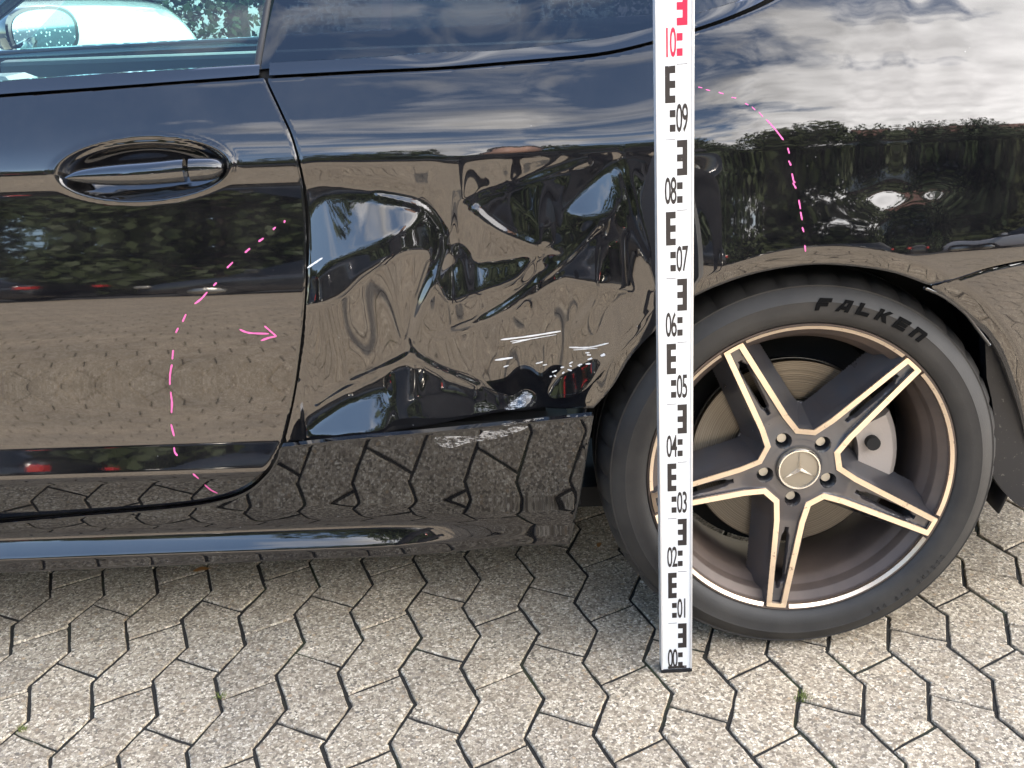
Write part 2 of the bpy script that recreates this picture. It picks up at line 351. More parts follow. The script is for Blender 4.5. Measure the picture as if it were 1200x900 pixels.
# ---- crash dent: the panel's slope is read as "what this spot mirrors", then integrated to a height
STEP = .003
gx = np.arange(-.345, .330, STEP); gz = np.arange(.390, .8745, STEP)
GX, GZ = np.meshgrid(gx, gz)      # rows z
def inpoly(px, pz, poly):
    c = np.zeros(px.shape, bool); n = len(poly)
    for i in range(n):
        x1, z1 = poly[i]; x2, z2 = poly[i-1]
        with np.errstate(divide='ignore', invalid='ignore'):
            hit = ((z1 > pz) != (z2 > pz)) & (px < (x2-x1)*(pz-z1)/(z2-z1+1e-12)+x1)
        c ^= hit
    return c
def smoothpoly(pl, closed=True, k=6):
    n = len(pl); out = []
    for i in range(n if closed else n-1):
        p0, p1, p2, p3 = (pl[(i+d) % n] if closed else pl[min(max(i+d, 0), n-1)] for d in (-1, 0, 1, 2))
        for j in range(k):
            t = j/k; out.append(tuple(.5*((2*p1[a])+(-p0[a]+p2[a])*t+(2*p0[a]-5*p1[a]+4*p2[a]-p3[a])*t*t+(-p0[a]+3*p1[a]-3*p2[a]+p3[a])*t**3) for a in (0, 1)))
    if not closed: out.append(pl[-1])
    return out
def toxz(pl): return [P(u, v_, .01) for u, v_ in pl]
delta = np.degrees(np.arctan2(CAM_H-GZ, np.hypot(GX, CAM_D)))
EL = -np.degrees(np.arctan2(GZ, 1.25))
EL += 3*np.sin(GX*23+1.0)*np.cos(GZ*19) + 2*np.sin(GX*41+GZ*30)
def paint_poly(pl, e, smooth=True):
    global EL
    q = toxz(smoothpoly(pl) if smooth else pl); EL[inpoly(GX, GZ, q)] = e
def paint_line(pl, wpx, e):
    q = toxz(smoothpoly(pl, False)); r = wpx*.00136/2
    m = np.zeros(GX.shape, bool)
    for (x1, z1), (x2, z2) in zip(q[:-1], q[1:]):
        L = max((x2-x1)**2+(z2-z1)**2, 1e-12); t = np.clip(((GX-x1)*(x2-x1)+(GZ-z1)*(z2-z1))/L, 0, 1)
        m |= np.hypot(GX-x1-t*(x2-x1), GZ-z1-t*(z2-z1)) < r
    EL[m] = e
# upper flank strip mirrors far ground
paint_poly([(345, 188), (700, 178), (700, 205), (640, 212), (560, 222), (500, 220), (430, 214), (352, 214)], -20)
# left lens
paint_poly([(350, 226), (440, 226), (492, 237), (518, 262), (524, 290), (518, 322), (500, 345), (488, 352), (498, 320), (500, 296), (470, 296), (430, 318), (400, 345), (362, 356), (345, 340)], 4)
paint_poly([(366, 240), (430, 236), (482, 247), (488, 260), (462, 276), (430, 290), (395, 305), (362, 318)], 24)
paint_line([(440, 232), (490, 244), (512, 266), (519, 290), (512, 318), (496, 350), (485, 378), (482, 402), (487, 416)], 6, 24)
paint_line([(485, 412), (462, 424), (435, 436), (412, 444)], 4, 24)
paint_line([(487, 414), (505, 426), (525, 436), (545, 444), (575, 458)], 4, 24)
# right upper crumple
paint_poly([(545, 240), (566, 227), (610, 214), (640, 198), (690, 183), (765, 181), (775, 350), (738, 338), (700, 330), (662, 322), (634, 306), (648, 286), (612, 278), (570, 262)], 5)
paint_poly([(664, 246), (690, 218), (724, 190), (730, 222), (722, 246), (690, 254)], 28)
paint_poly([(624, 235), (643, 233), (646, 243), (630, 243)], 24)
paint_poly([(600, 218), (655, 205), (662, 240), (668, 268), (630, 262), (606, 240)], 11)
paint_line([(592, 226), (560, 238), (562, 254), (590, 270), (626, 283)], 5, 20)
paint_line([(690, 282), (718, 280)], 4, 26)
paint_line([(728, 245), (742, 272), (756, 300)], 7, 20)
paint_poly([(736, 184), (775, 184), (778, 318), (764, 300), (752, 262), (741, 225)], 25)
paint_line([(590, 186), (640, 184), (684, 182), (705, 180)], 3, 2)
# photographer's patch and the diagonal fold
paint_poly([(530, 292), (540, 288), (550, 298), (556, 310), (590, 306), (622, 300), (606, 324), (560, 342), (524, 352), (514, 322), (534, 312)], 10)
paint_poly([(700, 300), (662, 322), (620, 346), (590, 366), (550, 382), (505, 394), (560, 372), (600, 348), (640, 312)], 3)
paint_line([(568, 373), (590, 358), (612, 343)], 4, 24)
paint_line([(694, 345), (684, 360), (673, 378)], 5, 24)
paint_poly([(700, 398), (705, 362), (728, 344), (765, 338), (766, 362), (742, 388), (716, 402)], 4)
paint_poly([(640, 464), (650, 440), (682, 420), (704, 408), (728, 392), (738, 392), (706, 424), (684, 452), (662, 472)], 4)
# bottom fold
paint_poly([(342, 502), (380, 470), (430, 446), (482, 425), (530, 446), (582, 458), (628, 468), (606, 482), (520, 489), (430, 501), (352, 510)], 3)
paint_poly([(364, 504), (380, 488), (412, 468), (456, 456), (455, 495), (420, 501)], 27)
paint_poly([(482, 480), (490, 464), (520, 458), (562, 468), (592, 478), (540, 486)], 17)
paint_poly([(604, 462), (620, 456), (628, 468), (604, 480)], 30)
def blur(a, s):
    r = int(3*s)+1; k = np.exp(-np.arange(-r, r+1)**2/(2*s*s)); k /= k.sum()
    a = np.apply_along_axis(lambda m: np.convolve(np.pad(m, r, 'edge'), k, 'valid'), 0, a)
    return np.apply_along_axis(lambda m: np.convolve(np.pad(m, r, 'edge'), k, 'valid'), 1, a)
EL = blur(EL, 1.0)
YB = Ybase(GX, GZ)
Gz = np.tan(np.radians((delta+EL)/2))
Bz = np.gradient(YB, STEP, axis=0)
wx = sm(-.345, -.335, GX)*(1-sm(.20, .31, GX)); wz = 1-sm(.8535, .866, GZ)
Dz = (Gz-Bz)*wx*wz
def solve_dent(Dz, lam=.035, mu=.0):
    nzr, nxr = Dz.shape; d = np.zeros_like(Dz)
    pin = .0002 + 6.0*(GZ > .868) + 3.0*(GX > .318)
    def A(d):
        o = pin*d
        e = d[1:]-d[:-1]; o[1:] += e; o[:-1] -= e
        e = (d[:, 1:]-d[:, :-1])*lam; o[:, 1:] += e; o[:, :-1] -= e
        return o
    b = np.zeros_like(d); g = .5*(Dz[1:]+Dz[:-1])*STEP; b[1:] += g; b[:-1] -= g
    r = b-A(d); p = r.copy(); rs = (r*r).sum()
    for _ in range(1500):
        Ap = A(p); al = rs/(p*Ap).sum(); d += al*p; r -= al*Ap; rn = (r*r).sum()
        if rn < 1e-16: break
        p = r+(rn/rs)*p; rs = rn
    return d
DENT = blur(solve_dent(Dz), .7)
def dist_to(pl):
    q = toxz(smoothpoly(pl, False)); best = np.full(GX.shape, 9.0)
    for (x1, z1), (x2, z2) in zip(q[:-1], q[1:]):
        L = max((x2-x1)**2+(z2-z1)**2, 1e-12); t = np.clip(((GX-x1)*(x2-x1)+(GZ-z1)*(z2-z1))/L, 0, 1); best = np.minimum(best, np.hypot(GX-x1-t*(x2-x1), GZ-z1-t*(z2-z1)))
    return best
# sharp creases where the sheet has folded
for pl, amp, wd in (([(440, 232), (490, 243), (512, 264), (520, 290), (513, 318), (496, 350), (485, 378), (482, 402), (487, 416), (505, 427), (530, 438), (560, 450)], .0012, .0050),
                    ([(484, 412), (462, 424), (432, 437), (404, 450), (372, 470)], .0009, .0045), ([(545, 242), (566, 229), (600, 220), (650, 204), (690, 190)], .0007, .0040),
                    ([(556, 246), (585, 270), (625, 286), (655, 292)], .0009, .0045), ([(700, 262), (664, 300), (612, 343), (566, 374)], .0008, .0045), ([(724, 205), (735, 250), (754, 296), (766, 330)], .0009, .005)):
    DENT = DENT - amp*np.exp(-(dist_to(pl)/wd)**2)*wx*wz
print('dent range', DENT.min(), DENT.max())
def Ydent(x, z):
    x = np.asarray(x, float); z = np.asarray(z, float)
    fx = np.clip((x-gx[0])/STEP, 0, len(gx)-1.001); fz = np.clip((z-gz[0])/STEP, 0, len(gz)-1.001)
    i = fx.astype(int); j = fz.astype(int); a = fx-i; b = fz-j
    d = (DENT[j, i]*(1-a)+DENT[j, i+1]*a)*(1-b)+(DENT[j+1, i]*(1-a)+DENT[j+1, i+1]*a)*b
    inside = (x > gx[0]) & (x < gx[-1]) & (z > gz[0]-.01) & (z < gz[-1])
    return Ybase(x, z)+np.where(inside, d, 0)
def Ysill(x, z):
    x = np.asarray(x, float); z = np.asarray(z, float)
    y0 = float(Ybase(-.5, .32)); k = 1-sm(-.26, .02, x)
    a = np.interp(z, TS1[0], TS1[1]-np.interp(.26, TS1[0], TS1[1])); b = np.interp(z, TS2[0], TS2[1]-np.interp(.26, TS2[0], TS2[1]))
    return y0+.022+a*k+b*(1-k)

# ---- panel builder: fine grid clipped to an outline, edges folded inwards
def panel(name, poly, yf, step, m, parent, fold=.014, roll=.0007):
    poly = np.array(poly); x0, z0 = poly.min(0); x1, z1 = poly.max(0)
    i0, i1 = math.floor((x0-gx[0])/step)-1, math.ceil((x1-gx[0])/step)+1
    j0, j1 = math.floor((z0-gz[0])/step)-1, math.ceil((z1-gz[0])/step)+1
    X = gx[0]+np.arange(i0, i1+1)*step; Z = gz[0]+np.arange(j0, j1+1)*step
    XX, ZZ = np.meshgrid(X, Z); ins = inpoly(XX, ZZ, [tuple(p) for p in poly])
    cin = ins[:-1, :-1].astype(int)+ins[1:, :-1]+ins[:-1, 1:]+ins[1:, 1:]
    fj, fi = np.nonzero(cin >= 2)
    used = np.zeros(XX.shape, bool)
    for a in (0, 1):
        for b in (0, 1): used[fj+a, fi+b] = True
    out = used & ~ins
    # snap outside vertices, and inside ones on the boundary ring, to the outline
    idx = -np.ones(XX.shape, int); uj, ui = np.nonzero(used); idx[uj, ui] = np.arange(len(uj))
    px = XX[uj, ui].copy(); pz = ZZ[uj, ui].copy()
    full = np.zeros(XX.shape, int)
    for a in (0, 1):
        for b in (0, 1): np.add.at(full, (fj+a, fi+b), 1)
    bnd = full[uj, ui] < 4
    bi = np.nonzero(bnd | out[uj, ui])[0]
    A_ = poly; B_ = np.roll(poly, -1, 0)
    bx, bz = px[bi], pz[bi]; best = np.full(len(bi), 1e9); nx_, nz_ = bx.copy(), bz.copy()
    for (ax, az), (cx, cz) in zip(A_, B_):
        L = (cx-ax)**2+(cz-az)**2
        if L < 1e-14: continue
        t = np.clip(((bx-ax)*(cx-ax)+(bz-az)*(cz-az))/L, 0, 1); qx, qz = ax+t*(cx-ax), az+t*(cz-az); d = np.hypot(bx-qx, bz-qz)
        k = d < best; best[k] = d[k]; nx_[k] = qx[k]; nz_[k] = qz[k]
    px[bi], pz[bi] = nx_, nz_
    py = yf(px, pz); py[bi] += roll
    vs = np.stack([px, py, pz], 1); fs = np.stack([idx[fj, fi], idx[fj, fi+1], idx[fj+1, fi+1], idx[fj+1, fi]], 1)
    # boundary edges
    from collections import defaultdict
    E = set()
    for f in fs.tolist():
        for a, b in ((f[0], f[1]), (f[1], f[2]), (f[2], f[3]), (f[3], f[0])):
            if (b, a) in E: E.discard((b, a))
            else: E.add((a, b))
    vs = vs.tolist(); fs = fs.tolist(); mp = {}; mp2 = {}
    def dupv(i):
        if i not in mp:
            mp[i] = len(vs); vs.append([vs[i][0], vs[i][1], vs[i][2]]); mp2[i] = len(vs); vs.append([vs[i][0], vs[i][1]+fold, vs[i][2]])
        return mp[i], mp2[i]
    if fold:
        for a, b in E:
            a1, a2 = dupv(a); b1, b2 = dupv(b); fs.append([b1, a1, a2, b2])
    return mesh(name, vs, fs, m, parent, smooth=True)

car = empty('parked_car', (0.2, .9, 0)); tag(car, 'black coupe with a crumpled rear quarter panel and pink crayon marks, parked on paving', 'car')
class Off:    # children are modelled in world metres
    pass
def adopt(o, parent):
    o.parent = parent; o.matrix_parent_inverse = parent.matrix_basis.inverted(); return o
def cpanel(name, *a, **k): return adopt(panel(name, *a, parent=None, **k), car)
def cmesh(name, vs, fs, m, parent=None, **k):
    o = mesh(name, vs, fs, m, None, **k); o.parent = parent or car
    o.matrix_parent_inverse = Matrix.Translation(-Vector(car.location)) if not parent else Matrix.Identity(4)
    return o
def seg(pl, k=8): return smoothpoly(pl, False, k)
def pxs(pl, f, k=8): return [PS(u, v_, f) for u, v_ in (seg(pl, k) if k else pl)]
Yb0 = lambda x, z: float(Ybase(x, z))

gap = [(309, 87), (316, 103), (330, 133), (343, 163), (354, 207), (359, 250), (360, 300), (357, 367), (347, 450), (335, 507)]
gapb = [(327, 528), (313, 551), (290, 572), (253, 585), (200, 593), (100, 601), (0, 609)]
gx_all = gap+gapb
G = pxs(gx_all, Yb0, 6)
beltD = pxs([(0, 114), (100, 107), (200, 99), (309, 91.5)], Yb0, 4)
# door outline: belt, gap curve offset 2 mm
def offset(pl, d):
    out = []
    for i, p in enumerate(pl):
        a = pl[max(i-1, 0)]; b = pl[min(i+1, len(pl)-1)]; t = Vector((b[0]-a[0], b[1]-a[1])).normalized(); out.append((p[0]-t.y*d, p[1]+t.x*d))
    return out
Gd = offset(G, -.0018); Gq = offset(G, .0018)
if Gd[5][0] > G[5][0]: Gd, Gq = Gq, Gd
slopeB = (beltD[-1][1]-beltD[0][1])/(beltD[-1][0]-beltD[0][0])
front_belt = (-1.62, beltD[0][1]+slopeB*(-1.62-beltD[0][0]))
low = Gd[-1]; sl_low = .02
door_poly = [front_belt]+beltD+[p for p in Gd if p[1] < beltD[-1][1]-.002]+[(-1.56, low[1]+.0), (-1.64, .40), (-1.66, .60)]

# handle cup: the door skin dips inside the ellipse
hc = PS(167, 199, Yb0); hw, hh = .130, .0455
def Ydoor(x, z):
    x = np.asarray(x, float); z = np.asarray(z, float)
    e = np.sqrt(((x-hc[0])/hw)**2+((z-hc[1]-.02*(x-hc[0]))/hh)**2)
    y = Ybase(x, z)
    inside = np.clip((1-e), 0, 1)
    cup = .030*(1-(1-np.clip(inside/.55, 0, 1))**2)
    flat = Ybase(x, np.full_like(z, hc[1]))
    # the cup's rim stands a touch proud and levels the crease out
    rim = -.0022*np.exp(-((e-1.03)/.055)**2)
    wi = sm(.0, .22, 1-e); y = y*(1-wi)+(flat-.004)*wi
    return y+cup+rim
door = cpanel('door', door_poly, Ydoor, .003, paint)
# quarter panel
qtop = pxs([(314, 92), (427, 86), (513, 82), (590, 76), (700, 66), (767, 51), (815, 37), (862, 21), (905, 2), (925, -14), (960, -50), (985, -90)], Yb0, 4)
arch = [(695, 476), (717, 450), (740, 414), (770, 384), (812, 350), (860, 328), (912, 315), (970, 310), (1040, 318), (1088, 334)]
ARC = pxs(arch, Yb0, 6)
seam = pxs([(1089, 334), (1120, 326), (1165, 312), (1230, 300), (1290, 292)], Yb0, 4)
qbot = pxs([(336, 518), (420, 509), (500, 497), (560, 487), (610, 481), (660, 478), (695, 476)], Yb0, 4)
q_left = [p for p in Gq if p[1] < qtop[0][1]-.002 and p[1] > qbot[0][1]+.002]
quarter_poly = qtop+[(1.02, 1.18), (1.02, seam[-1][1]+.01)]+seam[::-1]+ARC[::-1][1:]+qbot[::-1][1:]+q_left[::-1]
quarter = cpanel('quarter_panel', quarter_poly, Ydent, STEP, paint)
quarter['label'] = 'crumpled rear quarter panel with deep folds ahead of the wheel'
# bumper corner
barc = pxs([(1092, 337), (1130, 368), (1165, 404), (1188, 460), (1203, 520), (1210, 590), (1212, 640)], Yb0, 6)
bump_poly = [(p[0], p[1]-.0035) for p in seam]+[(1.02, seam[-1][1]-.004), (1.02, .20), (barc[-1][0]+.0, .20)]+barc[::-1]
bumper = cpanel('rear_bumper', bump_poly, Ybase, .004, paint)
# sill: follows the gap under the door and the quarter panel
Ys0 = lambda x, z: float(Ysill(x, z))
Gs = offset(G, .0018 if Gq[5][0] > G[5][0] and False else 0)
stop_ = pxs([(330, 524), (420, 514), (500, 507), (600, 497), (696, 487)], Ys0, 4)
sright = pxs([(696, 486), (690, 520), (682, 570), (674, 610), (668, 638)], Ys0, 4)
sbot = pxs([(668, 638), (400, 654), (200, 663), (0, 672)], Ys0, 2)
sleft_low = [p for p in Gq if p[1] < stop_[0][1]-.004]
sill_poly = [(-1.60, sleft_low[-1][1])]+sleft_low[::-1]+stop_+sright[1:]+sbot[1:]+[(-1.60, sbot[-1][1])]
sill = cpanel('sill_panel', sill_poly, Ysill, .003, paint)
# front wing beyond the frame, with its arch
fa = [(-2.28+.36*cos(t), .332+.36*sin(t)) for t in np.linspace(-.35, pi+.35, 30)]
wing_poly = [(-1.625, front_belt[1]), (-1.665, .60), (-1.645, .40), (-1.60, .21), (fa[0][0], .21)]+fa+[(fa[-1][0], .21), (-2.95, .25), (-3.05, .45), (-2.98, .62), (-2.6, .80), (-2.0, .92)]
def Yfront(x, z): return Ybase(x, z)+.12*np.maximum(-np.asarray(x)-2.2, 0)**2*2.2
wing = cpanel('front_wing', wing_poly, Yfront, .012, paint)

# waist mouldings: glossy strip between paint and glass
def moulding(name, lowpx, uppx, m):
    L = pxs(lowpx, Yb0, 6); 
    n = len(L); lows = [(x, Yb0(x, z)-.0005, z+.002) for x, z in L]
    U = []
    us = seg(uppx, 6)
    k = np.linspace(0, len(us)-1, n)
    vs, fs = [], []
    for i in range(n):
        x, y, z = lows[i]; u, v_ = us[int(round(k[i]))]
        yt = y+.011; xu, zu = P(u, v_, yt)
        xu = x
        prof = [(y+.012, z-.0015), (y+.0006, z-.0002), (y-.0016, z+.0010)]
        dz = zu-z
        for t in (.2, .4, .6, .8): prof.append((y-.0016+.0126*(t**.9), z+.0010+(dz-.0010)*t))
        prof += [(yt, zu), (yt+.010, zu+.0005), (yt+.012, zu-.01)]
        for py, pz in prof: vs.append((xu, py, pz))
    q = 10
    for i in range(n-1):
        for j in range(q-1): fs.append((i*q+j, (i+1)*q+j, (i+1)*q+j+1, i*q+j+1))
    fs.append(tuple(range(q))); fs.append(tuple(range((n-1)*q, n*q))[::-1])
    o = cmesh(name, vs, fs, m, smooth=True, sharp=50); return [(vs[i*q+7][0], vs[i*q+7][1]+.004, vs[i*q+7][2]-.004) for i in range(n)]
bD = moulding('waist_moulding', [(-140, 124), (0, 112.5), (100, 105.5), (200, 98), (304, 90)], [(-140, 108), (0, 95.5), (100, 88), (200, 82), (297, 76)], trim_black)
bQ = moulding('waist_moulding', [(316, 90.5), (427, 84.5), (513, 80.5), (590, 74.5), (700, 64), (767, 49.5), (815, 35), (862, 18), (905, -4), (940, -40)],
              [(309, 74), (400, 69), (510, 62), (600, 58.5), (700, 46), (767, 32), (815, 17), (850, 3), (875, -12), (900, -36)], trim_black)
def backing(pts, name='inner_structure'):
    vs, fs = [], []
    for x, y, z in pts: vs += [(x, y, z)]
    return vs
for BL in (bD, bQ):
    vs = []; n = len(BL)
    for x, y, z in BL: vs += [(x, y+.014, z-.075), (x, y+.010, z-.004), (x, y+.06, z-.004), (x, y+.06, z-.075)]
    fs = [(4*i+j, 4*i+4+j, 4*i+4+(j+1) % 4, 4*i+(j+1) % 4) for i in range(n-1) for j in range(4)]+[(0, 1, 2, 3), (4*n-4, 4*n-1, 4*n-2, 4*n-3)]
    cmesh('inner_structure', vs, fs, inner_dark)
vs = []
for x, z in G+[(G[0][0]-.004, G[0][1]+.02)]: pass
GG = [(G[0][0]-.006, G[0][1]+.012)]+G
for x, z in GG: vs += [(x-.014, Yb0(x, z)+.016, z), (x+.014, Yb0(x, z)+.016, z), (x+.014, Yb0(x, z)+.03, z), (x-.014, Yb0(x, z)+.03, z)]
n = len(GG); cmesh('inner_structure', vs, [(4*i+j, 4*i+4+j, 4*i+4+(j+1) % 4, 4*i+(j+1) % 4) for i in range(n-1) for j in range(4)]+[(0, 1, 2, 3), (4*n-4, 4*n-1, 4*n-2, 4*n-3)], inner_dark)
# glass panes
TG = tan(radians(36))
def pane(name, base, top, m, th=.004):
    # base, top: lists of points at equal length
    vs, fs = [], []; n = len(base); rows = 7
    for s_ in (0, th):
        for j in range(rows):
            t = j/(rows-1)
            for i in range(n):
                b, c = Vector(base[i]), Vector(top[i]); p = b.lerp(c, t); p.y -= .016*sin(pi*t); vs.append((p.x, p.y+s_*.8, p.z-s_*.6))
    q = rows*n
    for s_ in (0, q):
        for j in range(rows-1):
            for i in range(n-1):
                f = (s_+j*n+i, s_+j*n+i+1, s_+(j+1)*n+i+1, s_+(j+1)*n+i); fs.append(f if s_ == 0 else f[::-1])
    ring = [i for i in range(n)]+[j*n+n-1 for j in range(1, rows)]+[(rows-1)*n+i for i in range(n-2, -1, -1)]+[j*n for j in range(rows-2, 0, -1)]
    for a, b in zip(ring, ring[1:]+ring[:1]): fs.append((b, a, a+q, b+q))
    return cmesh(name, vs, fs, m, smooth=True, sharp=40)
ROOFZ = 1.335
def topof(p, x=None): 
    dz = ROOFZ-p[2]; return (p[0] if x is None else x, p[1]+dz*TG, ROOFZ)
# B pillar line
bx_lo = bD[-1][0]
xb = P(299, 74, .10)[0]; 
baseF = [(x, y, z-.004) for x, y, z in bD if x < xb-.004]+[(xb-.004, bD[-1][1], bD[-1][2]-.004)]
baseF = [(-1.45, baseF[0][1]+.0, baseF[0][2]+slopeB*(-1.45-baseF[0][0]))]+[(-1.0, baseF[0][1], baseF[0][2]+slopeB*(-1.0-baseF[0][0]))]+baseF
def lerpx(p, xt): return (xt, p[1]+(ROOFZ-p[2])*TG, ROOFZ)
xtopB = xb+.075
topF = [lerpx(p, -0.86+(p[0]+1.45)/(xb+1.45)*(xtopB+.86)) for p in baseF]
window = pane('front_side_window', baseF, topF, glass)
baseQ = [(x, y, z-.004) for x, y, z in bQ if x > xb+.006]
baseQ = [(xb+.005, baseQ[0][1], baseQ[0][2]-.001)]+baseQ
topQ = [lerpx(p, xtopB+.01+(p[0]-baseQ[0][0])*.8) for p in baseQ]
for i, p in enumerate(topQ):
    if p[0] > .35: pass
rwin = pane('rear_side_window', baseQ, topQ, glass_dark)
vs, fs = tube([(xb+.001, bD[-1][1]-.003, bD[-1][2]-.006), (xb+.020, bD[-1][1]+.10*TG-.014, bD[-1][2]+.10), (xb+.045, bD[-1][1]+.22*TG-.012, bD[-1][2]+.22), (xtopB, topF[-1][1], ROOFZ)], .0052, 8)
cmesh('window_seal', vs, fs, rubber, smooth=True)

bm = bmesh.new(); box(bm, (xb-.03, bD[-1][1]+.012, .92), (xb+.03, bD[-1][1]+.04, .985)); adopt(bmo('door_pillar', bm, inner_dark), car)
vs, fs = tube([(xb+.004, bD[-1][1]+.012, bD[-1][2]-.02), (xtopB+.01, topF[-1][1]+.012, ROOFZ)], .012, 8); cmesh('door_pillar', vs, fs, inner_dark)
# black inner structure behind the gaps, wheel house, underbody
bm = bmesh.new()
box(bm, (-1.7, .075, .30), (.05, .085, .93)); box(bm, (-.45, .034, .395), (.085, .07, .43)); box(bm, (-3.0, .16, .20), (1.0, 1.66, .24)); box(bm, (-3.0, .24, .14), (.02, 1.56, .21))  # last box is unseen, added low to block light under the sill
box(bm, (.82, .12, .24), (1.0, .13, .9))
o = bmo('inner_structure', bm, inner_dark); adopt(o, car)
# wheel house liner: half tube around the wheel
vs, fs = [], []
rl = .372; ths = np.linspace(radians(-20), radians(190), 50)
for t in ths:
    for y in (.055, .12, .30):
        vs.append((AX+rl*cos(t)*(1.0 if cos(t) < 0 else 1.06), y-.018*(y < .06)+.03*(t < .2 and y < .06), AZ+(rl-.004)*sin(t)))
for i in range(49):
    for j in range(2): fs.append((i*3+j, i*3+j+1, (i+1)*3+j+1, (i+1)*3+j))
n0 = len(vs); vs.append((AX, .31, AZ)); 
for i in range(49): fs.append((i*3+2, (i+1)*3+2, n0))
liner = cmesh('wheel_house_liner', vs, fs, black_plastic, smooth=True, sharp=50)
sol = liner.modifiers.new('s', 'SOLIDIFY'); sol.thickness = .004
# arch lip moulding behind the wheel and the liner tail
lipx = [(1088, 335), (1110, 345), (1135, 364), (1152, 386), (1164, 402)]
L = pxs(lipx, Yb0, 6); vs, fs = tube([(x-.004, Yb0(x, z)+.004, z-.004) for x, z in L], .0032, 8); cmesh('arch_edge_seal', vs, fs, trim_black, smooth=True)
tail = pxs([(1150, 395), (1168, 408), (1188, 458), (1200, 505), (1207, 560), (1200, 588), (1186, 586), (1163, 560), (1158, 540), (1160, 480), (1152, 440)], lambda x, z: .05, 3)
vs = [(x, .035, z) for x, z in tail]+[(x, .06, z) for x, z in tail]; n = len(tail)
fs = [tuple(range(n))[::-1], tuple(range(n, 2*n))]+[(i, (i+1) % n, n+(i+1) % n, n+i) for i in range(n)]
tl = cmesh('liner_flap', vs, fs, black_plastic)

# door handle
def Pd(u, v_, y): x, z = P(u, v_, y); return Vector((x, y, z))
up = [(80, 205), (90, 199), (110, 195), (140, 192), (180, 189), (217, 185.5), (245, 184.5), (257, 186), (262, 190)]
lo = [(80, 209), (92, 213), (112, 216), (140, 217.5), (180, 216.5), (217, 213.5), (245, 211), (256, 207), (262, 201)]
def hbar(i0, i1, name):
    vs, fs = [], []; us = smoothpoly(up, False, 5)[i0:i1]; ls = smoothpoly(lo, False, 5)[i0:i1]; n = 14
    for (ua, va), (ub, vb) in zip(us, ls):
        yb = hc_y-.006-.010*sin(pi*min(max((ua-80)/182, 0), 1))
        T = Pd(ua, va, yb+.006); B = Pd(ub, vb, yb+.004); c = (T+B)/2; h = (T-B).length/2
        for k in range(n):
            a = 2*pi*k/n; ca_, sa_ = cos(a), sin(a)
            yy = (-abs(ca_)**1.0*.014 if ca_ > 0 else abs(ca_)*.010)
            vs.append((c.x, c.y+yy, c.z+h*(abs(sa_)**.8)*(1 if sa_ > 0 else -1)))
    m = len(us)
    for i in range(m-1):
        for k in range(n): fs.append((i*n+k, i*n+(k+1) % n, (i+1)*n+(k+1) % n, (i+1)*n+k))
    fs.append(tuple(range(n))[::-1]); fs.append(tuple(range((m-1)*n, m*n)))
    o = cmesh(name, vs, fs, trim_handle, smooth=True, sharp=60)
    o.parent = door; o.matrix_parent_inverse = Matrix.Identity(4); o.matrix_world = Matrix.Identity(4)
    return o
hc_y = Yb0(*hc)
trim_handle = mat('gloss_black_handle', (.006, .006, .007), .04, 0, 1.6, 1.0)
HB = hbar(0, 26, 'door_handle'); HK = hbar(26, 41, 'key_cover')

# crayon marks, scratches: thin deposits that follow the panel
def ribbon(name, px, f, w, m, parent=None, k=5, off=.0005, taper=True):
    pts = pxs(px, lambda x, z: float(f(x, z)), k) if len(px) > 2 else [PS(px[0][0]+(px[1][0]-px[0][0])*t, px[0][1]+(px[1][1]-px[0][1])*t, lambda x, z: float(f(x, z))) for t in np.linspace(0, 1, 8)]
    L, R_ = [], []; n = len(pts)
    for i, p in enumerate(pts):
        a, b = pts[max(i-1, 0)], pts[min(i+1, n-1)]; t = Vector((b[0]-a[0], b[1]-a[1]))
        t = t.normalized() if t.length > 1e-9 else Vector((1, 0)); q = Vector((-t.y, t.x)); ww = w/2*(random.uniform(.7, 1.1))*(min(1, .45+min(i, n-1-i)/2) if taper else 1)
        L.append((p[0]+q.x*ww, p[1]+q.y*ww)); R_.append((p[0]-q.x*ww, p[1]-q.y*ww))
    vs = [(x, float(f(x, z))-off, z) for x, z in L+R_]+[(x, float(f(x, z))-.0001, z) for x, z in L+R_]
    fs = [(i, i+1, n+i+1, n+i) for i in range(n-1)]+[(i, 2*n+i, 2*n+i+1, i+1) for i in range(n-1)]+[(n+i, n+i+1, 3*n+i+1, 3*n+i) for i in range(n-1)]
    o = cmesh(name, vs, fs, m)
    return o
marks_door = [[(334, 258), (333, 261)], [(323, 266), (320, 269)], [(309, 279), (303, 283)], [(293, 291), (287, 296)], [(273, 307), (266, 314)], [(254, 331), (250, 335)], [(243, 342), (236, 350), (228, 356)],
    [(218, 368), (214, 377)], [(209, 384), (206, 390)], [(203, 410), (202, 421)], [(201.5, 427), (199.5, 438), (199, 451)], [(200, 459), (201.5, 472), (201, 484)], [(200.5, 497), (204, 511)], [(204, 524), (205, 530), (208, 534)],
    [(226, 555), (233, 561)], [(240, 568), (247, 574), (255, 578)], [(281, 386), (292, 390), (315, 391)], [(310, 382), (317, 388), (324, 394)], [(324, 394), (316, 395.5), (306, 399)]]
for mk in marks_door: ribbon('crayon_mark', mk, Ybase, .0030, pink)
marks_q = [[(818, 102), (823, 103)], [(827, 105), (832, 106)], [(842, 108), (848, 110)], [(857, 114), (863, 115)], [(873, 121), (877, 123)], [(881, 125), (885, 129)], [(889, 131), (894, 137)], [(898, 140), (908, 151), (918, 164)], [(923, 173), (925, 180)],
    [(924, 188), (927, 194)], [(928, 203), (930, 212), (932, 214)], [(929, 214), (933, 221)], [(936, 234), (938, 245)], [(938, 248), (940, 258)], [(940, 266), (942, 272)], [(943, 287), (944, 295)]]
